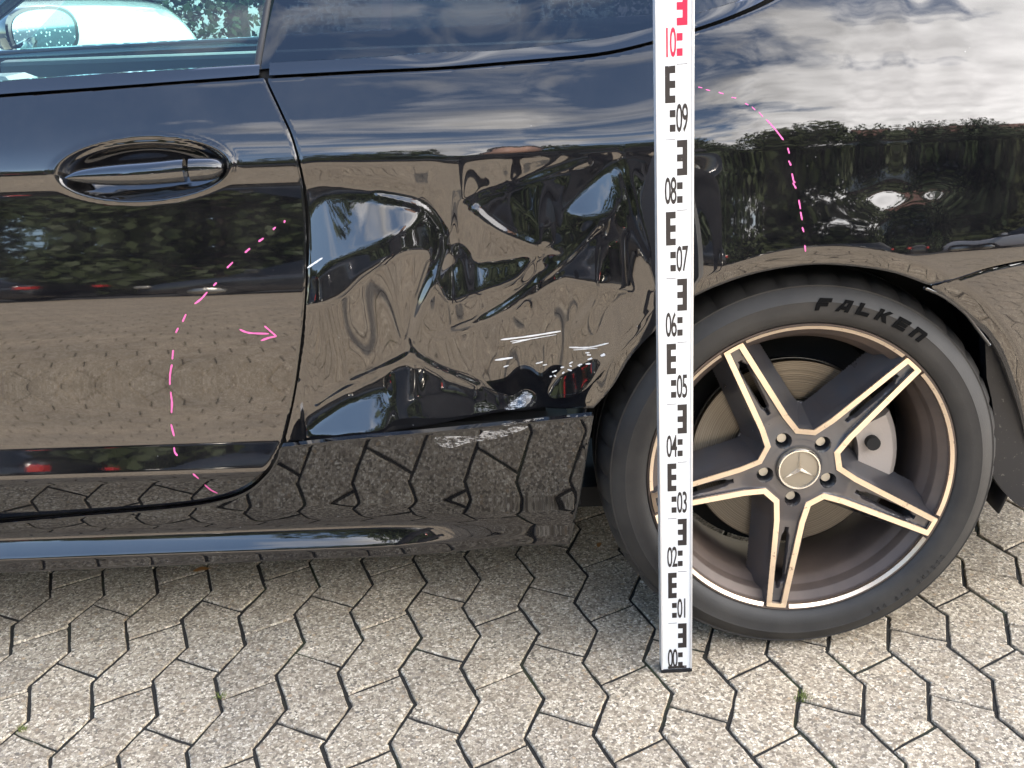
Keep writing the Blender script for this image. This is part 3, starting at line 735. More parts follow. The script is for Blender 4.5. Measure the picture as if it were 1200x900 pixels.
for qi, mk in enumerate(marks_q): ribbon('crayon_mark', mk, Ybase, .0016 if qi < 7 else .0026, pink)
for mk, w in (([(587, 398), (620, 394), (657, 388)], .0024), ([(598, 400), (630, 396)], .0012), ([(610, 399), (652, 392)], .0010), ([(600, 402), (622, 397)], .002), ([(667, 407), (690, 407), (713, 402)], .0024), ([(672, 410), (700, 408)], .0011), ([(580, 422), (601, 419)], .003), ([(590, 430), (596, 428)], .002), ([(628, 426), (636, 424)], .002),
              ([(704, 417), (709, 415)], .004), ([(360, 314), (378, 302)], .003), ([(636, 428), (641, 427)], .0015)):
    ribbon('scratch', mk, Ydent, w, white_scuff)
for k in range(14):
    u = 655+random.uniform(-14, 34); v_ = 432-(u-655)*.35+random.uniform(-8, 8); ribbon('scratch', [(u, v_), (u+random.uniform(2, 6), v_+random.uniform(-3, 2))], Ydent, .0022, white_scuff)
def blob(name, px, f, m, off=.0005):
    q = pxs(smoothpoly(px, True, 4), lambda x, z: float(f(x, z)), 0); bm = bmesh.new()
    cx_ = sum(p[0] for p in q)/len(q); cz_ = sum(p[1] for p in q)/len(q)
    c = bm.verts.new((cx_, float(f(cx_, cz_))-off, cz_)); rings = []
    for s_ in (.5, 1.0):
        rings.append([bm.verts.new((cx_+(x-cx_)*s_, float(f(cx_+(x-cx_)*s_, cz_+(z-cz_)*s_))-off, cz_+(z-cz_)*s_)) for x, z in q])
    n = len(q)
    for i in range(n):
        bm.faces.new((c, rings[0][i], rings[0][(i+1) % n])); bm.faces.new((rings[0][i], rings[1][i], rings[1][(i+1) % n], rings[0][(i+1) % n]))
    o = bmo(name, bm, m); adopt(o, car); return o
b_ = BS(scuff); al = ramp(scuff, mix(scuff, .5, noise(scuff, pos(scuff, (.18, 1, 1.4)), 420, 5, .7), noise(scuff, pos(scuff, (1, 1, 1)), 90, 4, .7)), [(.47, g3(0)), (.60, g3(.8))]); lk(scuff, al, b_.inputs['Alpha'])
blob('scuff_mark', [(509, 514), (518, 511), (532, 512), (548, 513), (562, 510), (568, 505), (590, 503), (606, 499), (619, 500), (606, 506), (592, 511), (570, 516), (548, 519), (528, 525), (516, 522)], Ysill, scuff)
blob('scuff_mark', [(586, 497), (610, 493), (636, 489), (632, 492), (604, 497), (594, 499)], Ysill, scuff)
blob('scuff_mark', [(604, 468), (609, 461), (618, 459), (624, 464), (618, 470), (610, 477), (600, 480), (590, 478)], Ydent, scuff)

# rest of the shell: far side, roof, bonnet, boot, glazing, seats
def loft(name, rows, m, th=.0, **k):
    n = len(rows[0]); vs = [p for r in rows for p in r]; fs = [(i*n+j, i*n+j+1, (i+1)*n+j+1, (i+1)*n+j) for i in range(len(rows)-1) for j in range(n-1)]
    o = cmesh(name, vs, fs, m, smooth=True, **k)
    if th: s_ = o.modifiers.new('s', 'SOLIDIFY'); s_.thickness = th
    return o
CY = .90          # car centre line
FAR = 2*CY
fb = lambda x: .952+.020*(x+1.46)/.6*.45      # far belt height
zs = np.concatenate([np.linspace(.2, .86, 12), np.linspace(.88, .935, 4)])
loft('far_side_panel', [[(x, FAR-float(Ybase(min(x, .7), z)), z if z < .93 else fb(x)) for z in zs] for x in np.linspace(-3.0, 1.0, 40)], paint, .02)
yb_far = FAR-float(Ybase(-.5, .94))
mk_far = lambda x0, x1, t0, t1: [[(x0+(x1-x0)*i/6+((t0+(t1-t0)*i/6)-(x0+(x1-x0)*i/6))*t, yb_far-.02-(ROOFZ-.95)*TG*t+.012*sin(pi*t), .945+(ROOFZ-.945)*t) for t in np.linspace(0, 1, 6)] for i in range(7)]
loft('far_front_window', mk_far(-1.42, -.36, -.86, -.28), glass_far, .004)
loft('far_rear_window', mk_far(-.33, .34, -.25, .25), glass_far, .004)
# inner door card of the far side, dashboard and steering column
bm = bmesh.new(); box(bm, (-1.45, yb_far-.10, .35), (.3, yb_far-.045, .925), .015); adopt(bmo('far_door_card', bm, dash, smooth=False), car)
bm = bmesh.new(); box(bm, (-1.75, .22, .5), (-1.28, FAR-.22, .90), .05); adopt(bmo('dashboard', bm, dash), car)
for yy in (.52, 1.28):
    bm = bmesh.new(); box(bm, (-.95, yy-.24, .38), (-.42, yy+.24, .52), .05); box(bm, (-.50, yy-.23, .50), (-.36, yy+.23, .86), .045)
    o = bmo('seat', bm, fabric, smooth=True, sharp=40); adopt(o, car)
bm = bmesh.new(); box(bm, (.12, .2, .38), (.26, FAR-.2, .86), .05); adopt(bmo('rear_bench', bm, fabric, smooth=True, sharp=40), car)
ye = topF[0][1]
roof_rows = []
for x in np.linspace(-.92, .45, 12):
    r_ = []; s_ = (x+.2)/.7
    for t in np.linspace(0, 1, 13):
        y = ye-.01+(FAR-2*ye+.02)*t; r_.append((x, y, ROOFZ+.002+.055*sin(pi*t)**.6-.03*s_*s_))
    roof_rows.append(r_)
loft('roof', roof_rows, paint, .02)
def span(x0, z0, e0, x1, z1, e1, n=6, bulge=.03):
    return [[(x0+(x1-x0)*k/n-bulge*0, e0+(e1-e0)*k/n+((FAR-2*(e0+(e1-e0)*k/n))*t), z0+(z1-z0)*k/n+.03*sin(pi*t)+bulge*sin(pi*k/n)) for t in np.linspace(0, 1, 9)] for k in range(n+1)]
loft('windscreen', span(-1.62, .93, .16, -.92, ROOFZ-.02, ye+.02), glass_far, .004)
loft('rear_screen', span(.45, ROOFZ-.02, ye+.02, .98, 1.04, .24), glass_dark, .004)
loft('bonnet', span(-3.02, .66, .16, -1.64, .93, .12, bulge=.05), paint, .01)
loft('boot_lid', span(.98, 1.035, .22, 1.30, .98, .20, bulge=.01), paint, .01)
loft('rear_end', [[(1.02+.28*sin(pi*t)**.35, Yb0(1.02, .7)+(FAR-2*Yb0(1.02, .7))*t, z) for t in np.linspace(0, 1, 21)] for z in (.2, .35, .5, .7, .9, 1.0)], paint, .01)
loft('front_bumper', [[(-3.0-.30*sin(pi*t)**.35, .14+(FAR-.28)*t, z) for t in np.linspace(0, 1, 21)] for z in (.2, .35, .5, .68)], paint, .01)
# pillars
def bar(name, a, b, r, m=trim_black): vs, fs = tube([a, b], r, 8); return cmesh(name, vs, fs, m, smooth=True)
bar('windscreen_pillar', (-1.60, .14, .95), (-.90, ye, ROOFZ), .022); bar('windscreen_pillar', (-1.60, FAR-.14, .95), (-.90, FAR-ye, ROOFZ), .022)
bar('rear_pillar', (.5, FAR-ye, ROOFZ-.02), (1.0, FAR-.22, 1.0), .06)
vsq = []
# far door mirror
mc = Vector((-1.405, FAR+.10, .99))
def ell_lathe(name, c, nrm_, a, b, prof, m, parent=None, n=40):
    nrm_ = Vector(nrm_).normalized(); t = Vector((0, 0, 1)).cross(nrm_).normalized(); w = nrm_.cross(t); vs, fs = [], []
    for s_, d in prof:
        for k in range(n):
            q = 2*pi*k/n; ca_, sa_ = cos(q), sin(q)
            p = Vector(c)+t*(a*s_*(abs(ca_)**.75)*(1 if ca_ > 0 else -1))+w*(b*s_*(abs(sa_)**.75)*(1 if sa_ > 0 else -1))+nrm_*d; vs.append(tuple(p))
    for i in range(len(prof)-1):
        for k in range(n): fs.append((i*n+k, i*n+(k+1) % n, (i+1)*n+(k+1) % n, (i+1)*n+k))
    fs.append(tuple(range(n))); fs.append(tuple(range((len(prof)-1)*n, len(prof)*n))[::-1])
    return cmesh(name, vs, fs, m, smooth=True, sharp=50)
mnorm = (1, -.55, .02)
mir = ell_lathe('door_mirror', mc, mnorm, .128, .074, [(1, .004), (1.05, 0), (1.05, -.03), (.95, -.07), (.6, -.10), (.2, -.11)], trim_black)
mirror_m = mat('mirror_glass', (.3, .4, .42), .02, 1); v = pos(mirror_m)
dr = ramp(mirror_m, vor(mirror_m, v, 75, out='Distance'), [(.14, g3(1)), (.26, g3(0))]); lk(mirror_m, mix(mirror_m, dr, (.22, .32, .36), (.55, .62, .62)), BS(mirror_m).inputs['Base Color']); lk(mirror_m, ramp(mirror_m, dr, [(0, g3(.03)), (1, g3(.6))]), BS(mirror_m).inputs['Roughness'])
mg = ell_lathe('mirror_glass', mc+Vector(mnorm).normalized()*.0055, mnorm, .116, .064, [(1, .001), (1, 0), (.9, -.002)], mirror_m)
mg.parent = mir; mg.matrix_parent_inverse = Matrix.Identity(4)
bar('mirror_foot', (-1.43, FAR-.02, .935), (-1.43, FAR+.06, .965), .018)

# =================================================================== WHEELS
def text_mesh(txt, size=1.0, xs=1.0, depth=0.0, bold=0.0):
    cu = bpy.data.curves.new('t', 'FONT'); cu.body = txt; cu.size = size; cu.offset = bold; cu.align_x = 'CENTER'; cu.align_y = 'CENTER'; cu.resolution_u = 3; cu.extrude = depth
    o = bpy.data.objects.new('t', cu); C.objects.link(o); dg = bpy.context.evaluated_depsgraph_get(); me = bpy.data.meshes.new_from_object(o.evaluated_get(dg))
    vs = [(v_.co.x*xs, v_.co.y, v_.co.z) for v_ in me.vertices]; fs = [tuple(p.vertices) for p in me.polygons]
    bpy.data.objects.remove(o); bpy.data.curves.remove(cu); bpy.data.meshes.remove(me); return vs, fs
RIM = .254; TR = .333
def build_wheel():
    w = bpy.data.objects.new('wheel', None); C.objects.link(w); w.empty_display_size = .1
    prof = [(.2525, .010), (.2545, .003), (.2585, -.004), (.268, -.0095), (.279, -.0125), (.290, -.0120), (.2925, -.0128), (.2945, -.0118), (.305, -.0065), (.314, .001), (.3165, .0005), (.320, .006), (.3265, .018), (.3305, .034), (.3325, .06)]
    prof += [(.3330, .082), (.327, .0825), (.327, .091), (.3335, .0915), (.334, .125), (.328, .1255), (.328, .134), (.334, .1345), (.3325, .175), (.327, .205), (.305, .225), (.26, .215)]
    vs, fs = lathe(prof, 200)
    # tread shoulder sipes: thin radial cuts
    V = []
    n = 200
    for i, p in enumerate(vs):
        row, k = divmod(i, n); x, y, z = p
        if 10 < row < 15 and k % 5 == 0: f = .985; x, z = x*f, z*f
        V.append((x, y, z))
    t = mesh('tyre', V, fs, tyre_m, w, smooth=True, sharp=32)
    # shoulder sipes as thin dark blocks would hide: use real slots modelled above
    # lettering on the sidewall
    def arc_text(name, txt, r0, a0, a1, size, y, bold, xs=1.0, m=tyre_letter, slant=.0):
        vs_, fs_ = [], []
        for i, ch in enumerate(txt):
            a = a0+(a1-a0)*i/(max(len(txt)-1, 1)); tv, tf = text_mesh(ch, size, xs, .0007, bold); b = len(vs_)
            for x, yy, z in tv:
                rr_ = r0+yy; th = a-(x+slant*yy)/r0; yy2 = y(rr_) if callable(y) else y
                vs_.append((rr_*cos(th), yy2-.0009-z, rr_*sin(th)))
            fs_ += [tuple(b+q for q in f)[::-1] for f in tf]
        return mesh(name, vs_, fs_, m, t)
    sw = lambda r_: float(np.interp(r_, [.2585, .268, .279, .290, .2945, .305, .314], [-.004, -.0095, -.0125, -.012, -.0118, -.0065, .001]))
    GL = {'F': [[(0, 0), (.26, 0), (.26, .36), (.0, .36)], [(0, .36), (.26, .36), (.26, .64), (0, .64)], [(.26, .36), (.82, .36), (.82, .62), (.26, .62)], [(.0, .74), (1, .74), (1, 1), (.12, 1)]],
          'A': [[(0, 0), (.28, 0), (.62, 1), (.40, 1)], [(.40, 1), (.62, 1), (1, 1), (1, .80), (.55, .80)], [(.74, 0), (1, 0), (1, .80), (.74, .80)], [(.30, .20), (.74, .20), (.74, .42), (.37, .42)]],
          'L': [[(0, 0), (.28, 0), (.28, 1), (0, 1)], [(.28, 0), (1, 0), (1, .27), (.28, .27)]],
          'K': [[(0, 0), (.27, 0), (.27, 1), (0, 1)], [(.27, .40), (.45, .36), (.98, .98), (.66, 1.0), (.27, .62)], [(.40, .52), (.62, .60), (1.05, 0), (.70, 0), (.36, .42)]],
          'E': [[(0, 0), (.27, 0), (.27, 1), (0, 1)], [(.27, 0), (1, 0), (1, .25), (.27, .25)], [(.27, .38), (.92, .38), (.92, .62), (.27, .62)], [(.27, .75), (1, .75), (1, 1), (.27, 1)]],
          'N': [[(0, 0), (.28, 0), (.28, 1), (0, 1)], [(.28, .74), (.74, .74), (1, .85), (.9, 1), (.28, 1)], [(.72, 0), (1, 0), (1, .85), (.72, .80)]]}
    vs_, fs_ = [], []; hgt, wid, r_b = .0185, .0195, .2795
    for i, ch in enumerate('FALKEN'):
        a = radians(86.5)+(radians(54.0)-radians(86.5))*i/5
        for pg in GL[ch]:
            b = len(vs_); n_ = len(pg); mx_, my_ = sum(q[0] for q in pg)/n_, sum(q[1] for q in pg)/n_; pg = [(mx_+(q[0]-mx_)*1.0+math.copysign(.03, q[0]-mx_), my_+math.copysign(.03, q[1]-my_)+(q[1]-my_)) for q in pg]; lift = .00004*len(fs_)/5
            for dz_ in (.0022, .0004):
                for gx_, gy_ in pg:
                    rr_ = r_b+gy_*hgt; th = a-((gx_-.5)*wid+.25*(gy_-.5)*hgt)/r_b
                    vs_.append((rr_*cos(th), -.0143+max(0, rr_-.290)*.20+(.0022-dz_)*1.2-lift*.3, rr_*sin(th)))
            fs_.append(tuple(range(b, b+n_))); fs_ += [(b+q, b+(q+1) % n_, b+n_+(q+1) % n_, b+n_+q) for q in range(n_)]
    mesh('raised_lettering', vs_, fs_, tyre_letter, t)
    arc_text('raised_lettering', '255/35 R19 96Y', .2885, radians(-33), radians(-63), .011, sw, .0001, 1.0, tyre_m)
    # rim barrel and flange
    bp = [(.2525, .012), (.2555, .003), (.2545, -.001), (.2515, -.0005), (.2495, .004), (.246, .006), (.2450, .012), (.2435, .0145), (.2330, .021), (.2315, .0235), (.2300, .040), (.2285, .043), (.2200, .052), (.2175, .062), (.216, .11), (.213, .17), (.236, .21), (.252, .215)]
    vs, fs = lathe(bp, 128); rim = mesh('rim', vs, fs, barrel_m, w, smooth=True, sharp=35)
    # machined edge ring, interrupted at each spoke tip
    base = radians(118.5)
    tips = [base-k*2*pi/5 for k in range(5)]
    def strip_mesh(name, A, B, ya, yb, th, m, par):
        n = len(A); vs = [(a[0], ya(a) , a[1]) for a in A]+[(b[0], yb(b), b[1]) for b in B]; vs += [(v_[0], v_[1]+th, v_[2]) for v_ in vs]
        fs = [(i, i+1, n+i+1, n+i) for i in range(n-1)]+[(i+2*n, i+1+2*n, i+1, i) for i in range(n-1)]+[(n+i, n+i+1, 3*n+i+1, 3*n+i) for i in range(n-1)]
        fs += [(0, n, 3*n, 2*n), (n-1, 3*n-1, 4*n-1, 2*n-1)]
        return mesh(name, vs, fs, m, par)
    for k in range(5):
        a0 = tips[k]-radians(5.2); a1 = tips[k]-2*pi/5+radians(5.2); th = np.linspace(a0, a1, 30)
        A = [(.2510*cos(t_), .2510*sin(t_)) for t_ in th]; B = [(.2452*cos(t_), .2452*sin(t_)) for t_ in th]
        strip_mesh('machined_rim_edge', A, B, lambda p: -.0022, lambda p: .0010, .006, mach, rim)
    # void outlines (between neighbouring spokes)
    voids = []
    hubo = Vector((0, 0))
    for k in range(5):
        ta, tb = tips[k]-radians(3.9), tips[k]-2*pi/5+radians(3.9); mid = tips[k]-pi/5
        d = Vector((cos(mid), sin(mid))); q = Vector((-d.y, d.x))
        c1 = d*.0705+q*.0125; c2 = d*.0705-q*.0125
        TA = Vector((cos(ta), sin(ta)))*.2495; TB = Vector((cos(tb), sin(tb)))*.2495
        # legs with a slight kink towards the corner
        kA = c1.lerp(TA, .16)+q*.0035; kB = c2.lerp(TB, .16)-q*.0035
        leg = [TA, TA.lerp(kA, .25), TA.lerp(kA, .5), TA.lerp(kA, .75), kA, c1, c1.lerp(c2, .5), c2, kB, TB.lerp(kB, .75), TB.lerp(kB, .5), TB.lerp(kB, .25), TB]
        voids.append(leg)
    # depth of the spoke front at radius r
    dep = lambda r_: float(np.interp(r_, [0, .05, .08, .12, .18, .235, .25], [.020, .019, .0155, .0115, .006, .0015, -.0005]))
    def offs(pl, dd):
        out = []; n = len(pl)
        for i in range(n):
            a, b = pl[max(i-1, 0)], pl[min(i+1, n-1)]
            d1 = (pl[i]-a).normalized() if i > 0 else (b-pl[i]).normalized(); d2 = (b-pl[i]).normalized() if i < n-1 else d1
            n1, n2 = Vector((-d1.y, d1.x)), Vector((-d2.y, d2.x)); bb = n1+n2; bb = bb/max(bb.length_squared/2, .5); out.append(pl[i]+bb*dd)
        return out
    for leg in voids:
        # sign: outward (away from void) = away from its centroid
        cen = sum(leg, Vector((0, 0)))/len(leg)
        o1 = offs(leg, .001); sgn = 1 if (o1[6]-cen).length > (leg[6]-cen).length else -1
        inner = offs(leg, sgn*.0092); outer = leg
        strip_mesh('machined_spoke_edge', [tuple(p) for p in outer], [tuple(p) for p in inner], lambda p: dep(hypot(*p))-.0016, lambda p: dep(hypot(*p))-.0012, .008, mach, rim)
    for k in range(5):
        th = np.linspace(tips[k]-radians(3.7), tips[k]+radians(3.7), 8)
        strip_mesh('machined_spoke_edge', [(.2500*cos(t_), .2500*sin(t_)) for t_ in th], [(.2435*cos(t_), .2435*sin(t_)) for t_ in th], lambda p: -.0025, lambda p: -.0012, .006, mach, rim)
    # spoke star as a relief
    nr, na = 150, 900
    R_ = np.linspace(.0325, .2475, nr); TH = np.linspace(0, 2*pi, na, endpoint=False)
    RR, TT = np.meshgrid(R_, TH, indexing='ij'); X = RR*np.cos(TT); Z = RR*np.sin(TT)
    D0 = np.interp(RR, [0, .05, .08, .12, .18, .235, .25], [.020, .019, .0155, .0115, .006, .0015, -.0005])
    sd = np.full(X.shape, 9.0); inside = np.zeros(X.shape, bool)
    for leg, k in zip(voids, range(5)):
        mid = tips[k]-pi/5
        pl = [tuple(p) for p in leg]+[(.30*cos(mid-.42), .30*sin(mid-.42)), (.36*cos(mid), .36*sin(mid)), (.30*cos(mid+.42), .30*sin(mid+.42))]
        inside |= inpoly(X, Z, pl)
        for p, q in zip(leg[:-1], leg[1:]):
            L_2 = (q-p).length_squared; t_ = np.clip(((X-p.x)*(q.x-p.x)+(Z-p.y)*(q.y-p.y))/L_2, 0, 1); sd = np.minimum(sd, np.hypot(X-p.x-t_*(q.x-p.x), Z-p.y-t_*(q.y-p.y)))
    s_ = np.where(inside, -sd, sd)
    D = D0.copy()
    rec = sm(.0084, .0104, s_)*.0085*sm(.05, .10, RR); D += rec
    t_ = np.clip(-s_/.0255, 0, 1); D += np.where(s_ < 0, .058*t_**.85, 0)+.006*sm(0, .002, -s_)
    # cast blades widen towards the rim: chamfer fades in the void's outer corner
    slot = np.zeros(X.shape, bool)
    for a in tips:
        ax = X*cos(a)+Z*sin(a); lt = np.abs(-X*sin(a)+Z*cos(a)); hwid = np.interp(ax, [.118, .125, .205, .214], [0, .0035, .0055, 0])
        D += .010*sm(hwid+.004, hwid, lt)*((ax > .11) & (ax < .22)); slot |= (lt < hwid) & (ax > .12) & (ax < .213)
        la = a+radians(0); lx_, lz_ = .056*cos(la), .056*sin(la); dl = np.hypot(X-lx_, Z-lz_); D += .030*sm(.0135, .0118, dl)
    D += .004*np.exp(-((RR-.0325)/.004)**2)
    drop = (t_ >= .999) & inside | slot
    ring = RR > .2395     # outer hoop joins the blades
    drop &= ~(ring); drop &= RR > .098
    D = np.where(ring & inside, np.minimum(D, D0+.010+.010*sm(.2475, .2395, RR)), D)
    vs = np.stack([X, D, Z], -1).reshape(-1, 3); keep = ~drop
    fs = []
    kk = keep
    I = np.arange(nr-1)[:, None]; J = np.arange(na)[None, :]; J2 = (J+1) % na
    ok = kk[I, J] & kk[I+1, J] & kk[I, J2] & kk[I+1, J2]
    ii, jj = np.nonzero(ok); j2 = (jj+1) % na
    fs = np.stack([ii*na+jj, (ii+1)*na+jj, (ii+1)*na+j2, ii*na+j2], 1)
    used = np.unique(fs); re = -np.ones(len(vs), int); re[used] = np.arange(len(used))
    sp_ = mesh('spoke_star', vs[used], re[fs], rim_m, rim, smooth=True, sharp=38)
    # bolts
    for a in tips:
        bm = bmesh.new(); bmesh.ops.create_cone(bm, cap_ends=True, segments=12, radius1=.0078, radius2=.0078, depth=.020)
        bmesh.ops.rotate(bm, verts=bm.verts, matrix=Matrix.Rotation(pi/2, 3, 'X')); bmesh.ops.translate(bm, verts=bm.verts, vec=(.056*cos(a), .044, .056*sin(a)))
        bmo('wheel_bolt', bm, steel, w, smooth=True, sharp=40)
    # hub cap with star
    capscale = 1.09
    vs, fs = lathe([(.0005, .0135), (.015, .0137), (.0285, .0150), (.0292, .0125), (.0318, .0120), (.0332, .0150), (.0336, .026)], 72)
    cp = mesh('hub_cap', vs, fs, cap_m, w, smooth=True, sharp=30); cp.scale = (capscale, 1, capscale)
    vs, fs = lathe([(.0288, .0140), (.0300, .0112), (.0318, .0112), (.0330, .0140)], 72); mesh('emblem_ring', vs, fs, star_m, cp, smooth=True, sharp=30)
    vs, fs = [(0, .0062, 0)], []
    for k in range(3):
        a = radians(92)+k*2*pi/3; b = a+pi/3
        vs += [(.0285*cos(a), .0135, .0285*sin(a)), (.0040*cos(b), .0135, .0040*sin(b))]
    for k in range(3):
        ti, va, vb = 1+2*k, 2+2*k, 2+2*((k+2) % 3); fs += [(0, ti, va), (0, vb, ti)]
    mesh('star_emblem', vs, fs, star_m, cp)
    # brake disc
    vs, fs = lathe([(.097, .092), (.098, .088), (.166, .088), (.168, .090), (.168, .094), (.166, .096), (.16, .096), (.16, .106), (.167, .107), (.167, .115), (.10, .116)], 128)
    mesh('brake_disc', vs, fs, disc_m, w, smooth=True, sharp=30)
    vs, fs = lathe([(.001, .084), (.072, .084), (.090, .0842), (.096, .086), (.0972, .092)], 64); mesh('disc_hat', vs, fs, mat('hat_iron', (.06, .055, .05), .5, .5), w, smooth=True, sharp=30)
    # caliper
    bm = bmesh.new(); pr = [(.112, .058), (.170, .058), (.180, .068), (.180, .14), (.112, .14)]
    rows = []
    for t_ in np.linspace(radians(-34), radians(26), 14):
        rows.append([bm.verts.new((r_*cos(t_), y_, r_*sin(t_))) for r_, y_ in pr])
    for a_, b_2 in zip(rows[:-1], rows[1:]):
        for i in range(5): bm.faces.new((a_[i], a_[(i+1) % 5], b_2[(i+1) % 5], b_2[i]))
    bm.faces.new(rows[0]); bm.faces.new(rows[-1][::-1])
    cal = bmo('brake_caliper', bm, caliper_m, w)
    for t_ in (-20, 12):
        bm = bmesh.new(); bmesh.ops.create_cone(bm, cap_ends=True, segments=16, radius1=.012, radius2=.012, depth=.02, matrix=Matrix.Translation((.135*cos(radians(t_)), .055, .135*sin(radians(t_))))@Matrix.Rotation(pi/2, 4, 'X'))
        bmo('caliper_bolt', bm, inner_dark, cal)
    # backing behind
    vs, fs = lathe([(.001, .17), (.205, .17)], 48); mesh('backing_plate', vs, fs, inner_dark, w)
    return w
wheel = build_wheel()
wheel.location = (AX, .0, AZ); wheel.rotation_euler = (-.05, 0, 0)
adopt(wheel, car)
def copy_tree(o, parent=None):
    c = o.copy(); C.objects.link(c); c.parent = parent
    for ch in o.children: copy_tree(ch, c)
    return c
w2 = copy_tree(wheel, car); w2.location = (-2.28, .02, AZ)
for s_x in (AX, -2.28):
    w3 = copy_tree(wheel, car); w3.location = (s_x, FAR, AZ); w3.rotation_euler = (.05, 0, pi)

# =================================================================== LEVELLING STAFF
SX, SY, LX, LY = .25657, -.07114, -.02737, -.03925
sax = Vector((LX, LY, 1)).normalized(); sxv = Vector((1, 0, 0)); sxv = (sxv-sax*sxv.dot(sax)).normalized(); syv = sax.cross(sxv)
stf = empty('levelling_staff', (0, 0, 0)); tag(stf, 'white levelling staff with black and red metre scale standing upright before the wheel', 'measuring staff')
Ms = Matrix((sxv, syv, sax)).transposed().to_4x4(); Ms.translation = Vector((SX, SY, 0)); stf.matrix_world = Ms
staff_w = mat('staff_white_enamel', (.66, .67, .68), .35); v = pos(staff_w)
lk(staff_w, mix(staff_w, ramp(staff_w, noise(staff_w, v, 22, 6, .7), [(.55, g3(0)), (.8, g3(.35))]), (.66, .67, .68), (.47, .45, .43)), BS(staff_w).inputs['Base Color'])
alu = mat('staff_aluminium', (.72, .72, .72), .4, .6); ink = mat('black_scale_ink', (.018, .015, .014), .45); red = mat('red_scale_ink', (.80, .015, .06), .4); v = pos(ink)
lk(ink, mix(ink, ramp(ink, noise(ink, v, 130, 5, .7), [(.66, g3(0)), (.72, g3(1))]), (.020, .016, .016), (.35, .33, .33)), BS(ink).inputs['Base Color'])
HW = .0232; TOP = 1.62
bm = bmesh.new(); box(bm, (-HW, 0, .004), (HW, .022, TOP), .001); bmo('staff_body', bm, staff_w, stf)
for s_ in (-1, 1):
    bm = bmesh.new(); box(bm, (s_*(HW+.0012)-.0016, -.0014, .004), (s_*(HW+.0012)+.0016, .0235, TOP), .0006); bmo('side_rail', bm, alu, stf)
bm = bmesh.new(); box(bm, (-HW-.003, -.0018, 0), (HW+.003, .024, .007), .0008); bmo('foot_plate', bm, black_plastic, stf)
def flat(name, rects, tv, m):
    vs, fs = [], []
    for x0, z0, x1, z1 in rects:
        b = len(vs); vs += [(x0, -.0003, z0), (x1, -.0003, z0), (x1, -.0003, z1), (x0, -.0003, z1)]+[(x0, .0002, z0), (x1, .0002, z0), (x1, .0002, z1), (x0, .0002, z1)]
        fs += [(b, b+1, b+2, b+3), (b, b+4, b+5, b+1), (b+1, b+5, b+6, b+2), (b+2, b+6, b+7, b+3), (b+3, b+7, b+4, b)]
    for V_, F_ in tv: b = len(vs); vs += V_; fs += [tuple(b+q for q in f) for f in F_]
    return mesh(name, vs, fs, m, stf)
# layout of a decimetre: E block .05 m tall then two squares; sides alternate
xL0, xL1, xR0, xR1 = -.0135, .0005, .0025, .0168
import collections
for d in range(0, 16):
    z0 = d*.1; m = ink if d < 10 else red; odd = d % 2          # even: E sits right and mirrored
    rect = []
    def R4(x0, a, x1, b): rect.append((x0, z0+a, x1, z0+b))
    # the upper half: E; lower half: squares + numeral
    if odd: sx0, sx1, ox0, ox1 = xL0, xL1, xR0, xR1
    else: sx0, sx1, ox0, ox1 = xR0, xR1, xL0, xL1
    e0 = .0495; e1 = .0985
    # spine on the outer side
    spw = .0065
    if odd: R4(sx0, e0, sx0+spw, e1)
    else: R4(sx1-spw, e0, sx1, e1)
    for a, b in ((e0, e0+.0098), (e0+.0196, e0+.0294), (e1-.0098, e1)):
        if odd: R4(sx0+spw, a, sx1, b)
        else: R4(sx0, a, sx1-spw, b)
    # squares
    for a, b in ((.0, .0098), (.0196, .0294)):
        a2, b2 = a+.0105, b+.0105
        if odd: R4(sx1-.0078, a2, sx1, b2)
        else: R4(sx0, a2, sx0+.0078, b2)
    rect.append((ox0, z0+.0996, ox1, z0+.1003))
    if d == 0: rect.append((xL0-.001, .0075, xR1, .0125))
    tv = []
    num = '%02d' % d
    for i, ch in enumerate(num):
        V_, F_ = text_mesh(ch, .054, .34, 0, .0006)
        cx_ = (ox0+ox1)/2+(-.0040 if i == 0 else .0040)
        # medium weight strokes
        tv.append(([(x+cx_, -.00035, y+z0+.0265) for x, y, z in V_], F_))
    o = flat('scale_marking', rect, tv, m); 
    if d > 9: o['label'] = 'red scale marks of the second metre'

# =================================================================== small things on the ground
leaf_m = mat('brown_leaf', (.30, .13, .03), .7); moss_m = mat('moss_green', (.14, .17, .04), .9); dry = mat('dry_stem', (.25, .20, .10), .9)
def G0(u, v_): d = ray(u, v_); t = -CAM_H/d.z; return Vector((d.x*t, -CAM_D+d.y*t, 0))
def leaf(px, label, rot, sc=1.0):
    p = G0(*px); vs = []
    out = [(-.5, 0), (-.3, .16), (0, .24), (.3, .17), (.5, 0), (.3, -.18), (0, -.22), (-.3, -.15)]
    V = [(0, 0, .004)]+[(x*.03*sc, y*.03*sc, .002+.004*abs(sin(x*7+y*9))) for x, y in out]; V += [(x, y, z-.0006) for x, y, z in V]
    F = [(0, 1+i, 1+(i+1) % 8) for i in range(8)]+[(9, 10+(i+1) % 8, 10+i) for i in range(8)]+[(1+i, 10+i, 10+(i+1) % 8, 1+(i+1) % 8) for i in range(8)]
    o = mesh('fallen_leaf', V, F, leaf_m); o.location = p; o.rotation_euler = (0, 0, rot); tag(o, label, 'leaf')
leaf((236, 669), 'small brown leaf on the paving at the shadowed edge under the sill', .3, 1.1)
leaf((702, 640), 'tiny orange leaf on the paving between sill end and tyre', 1.2, .7)
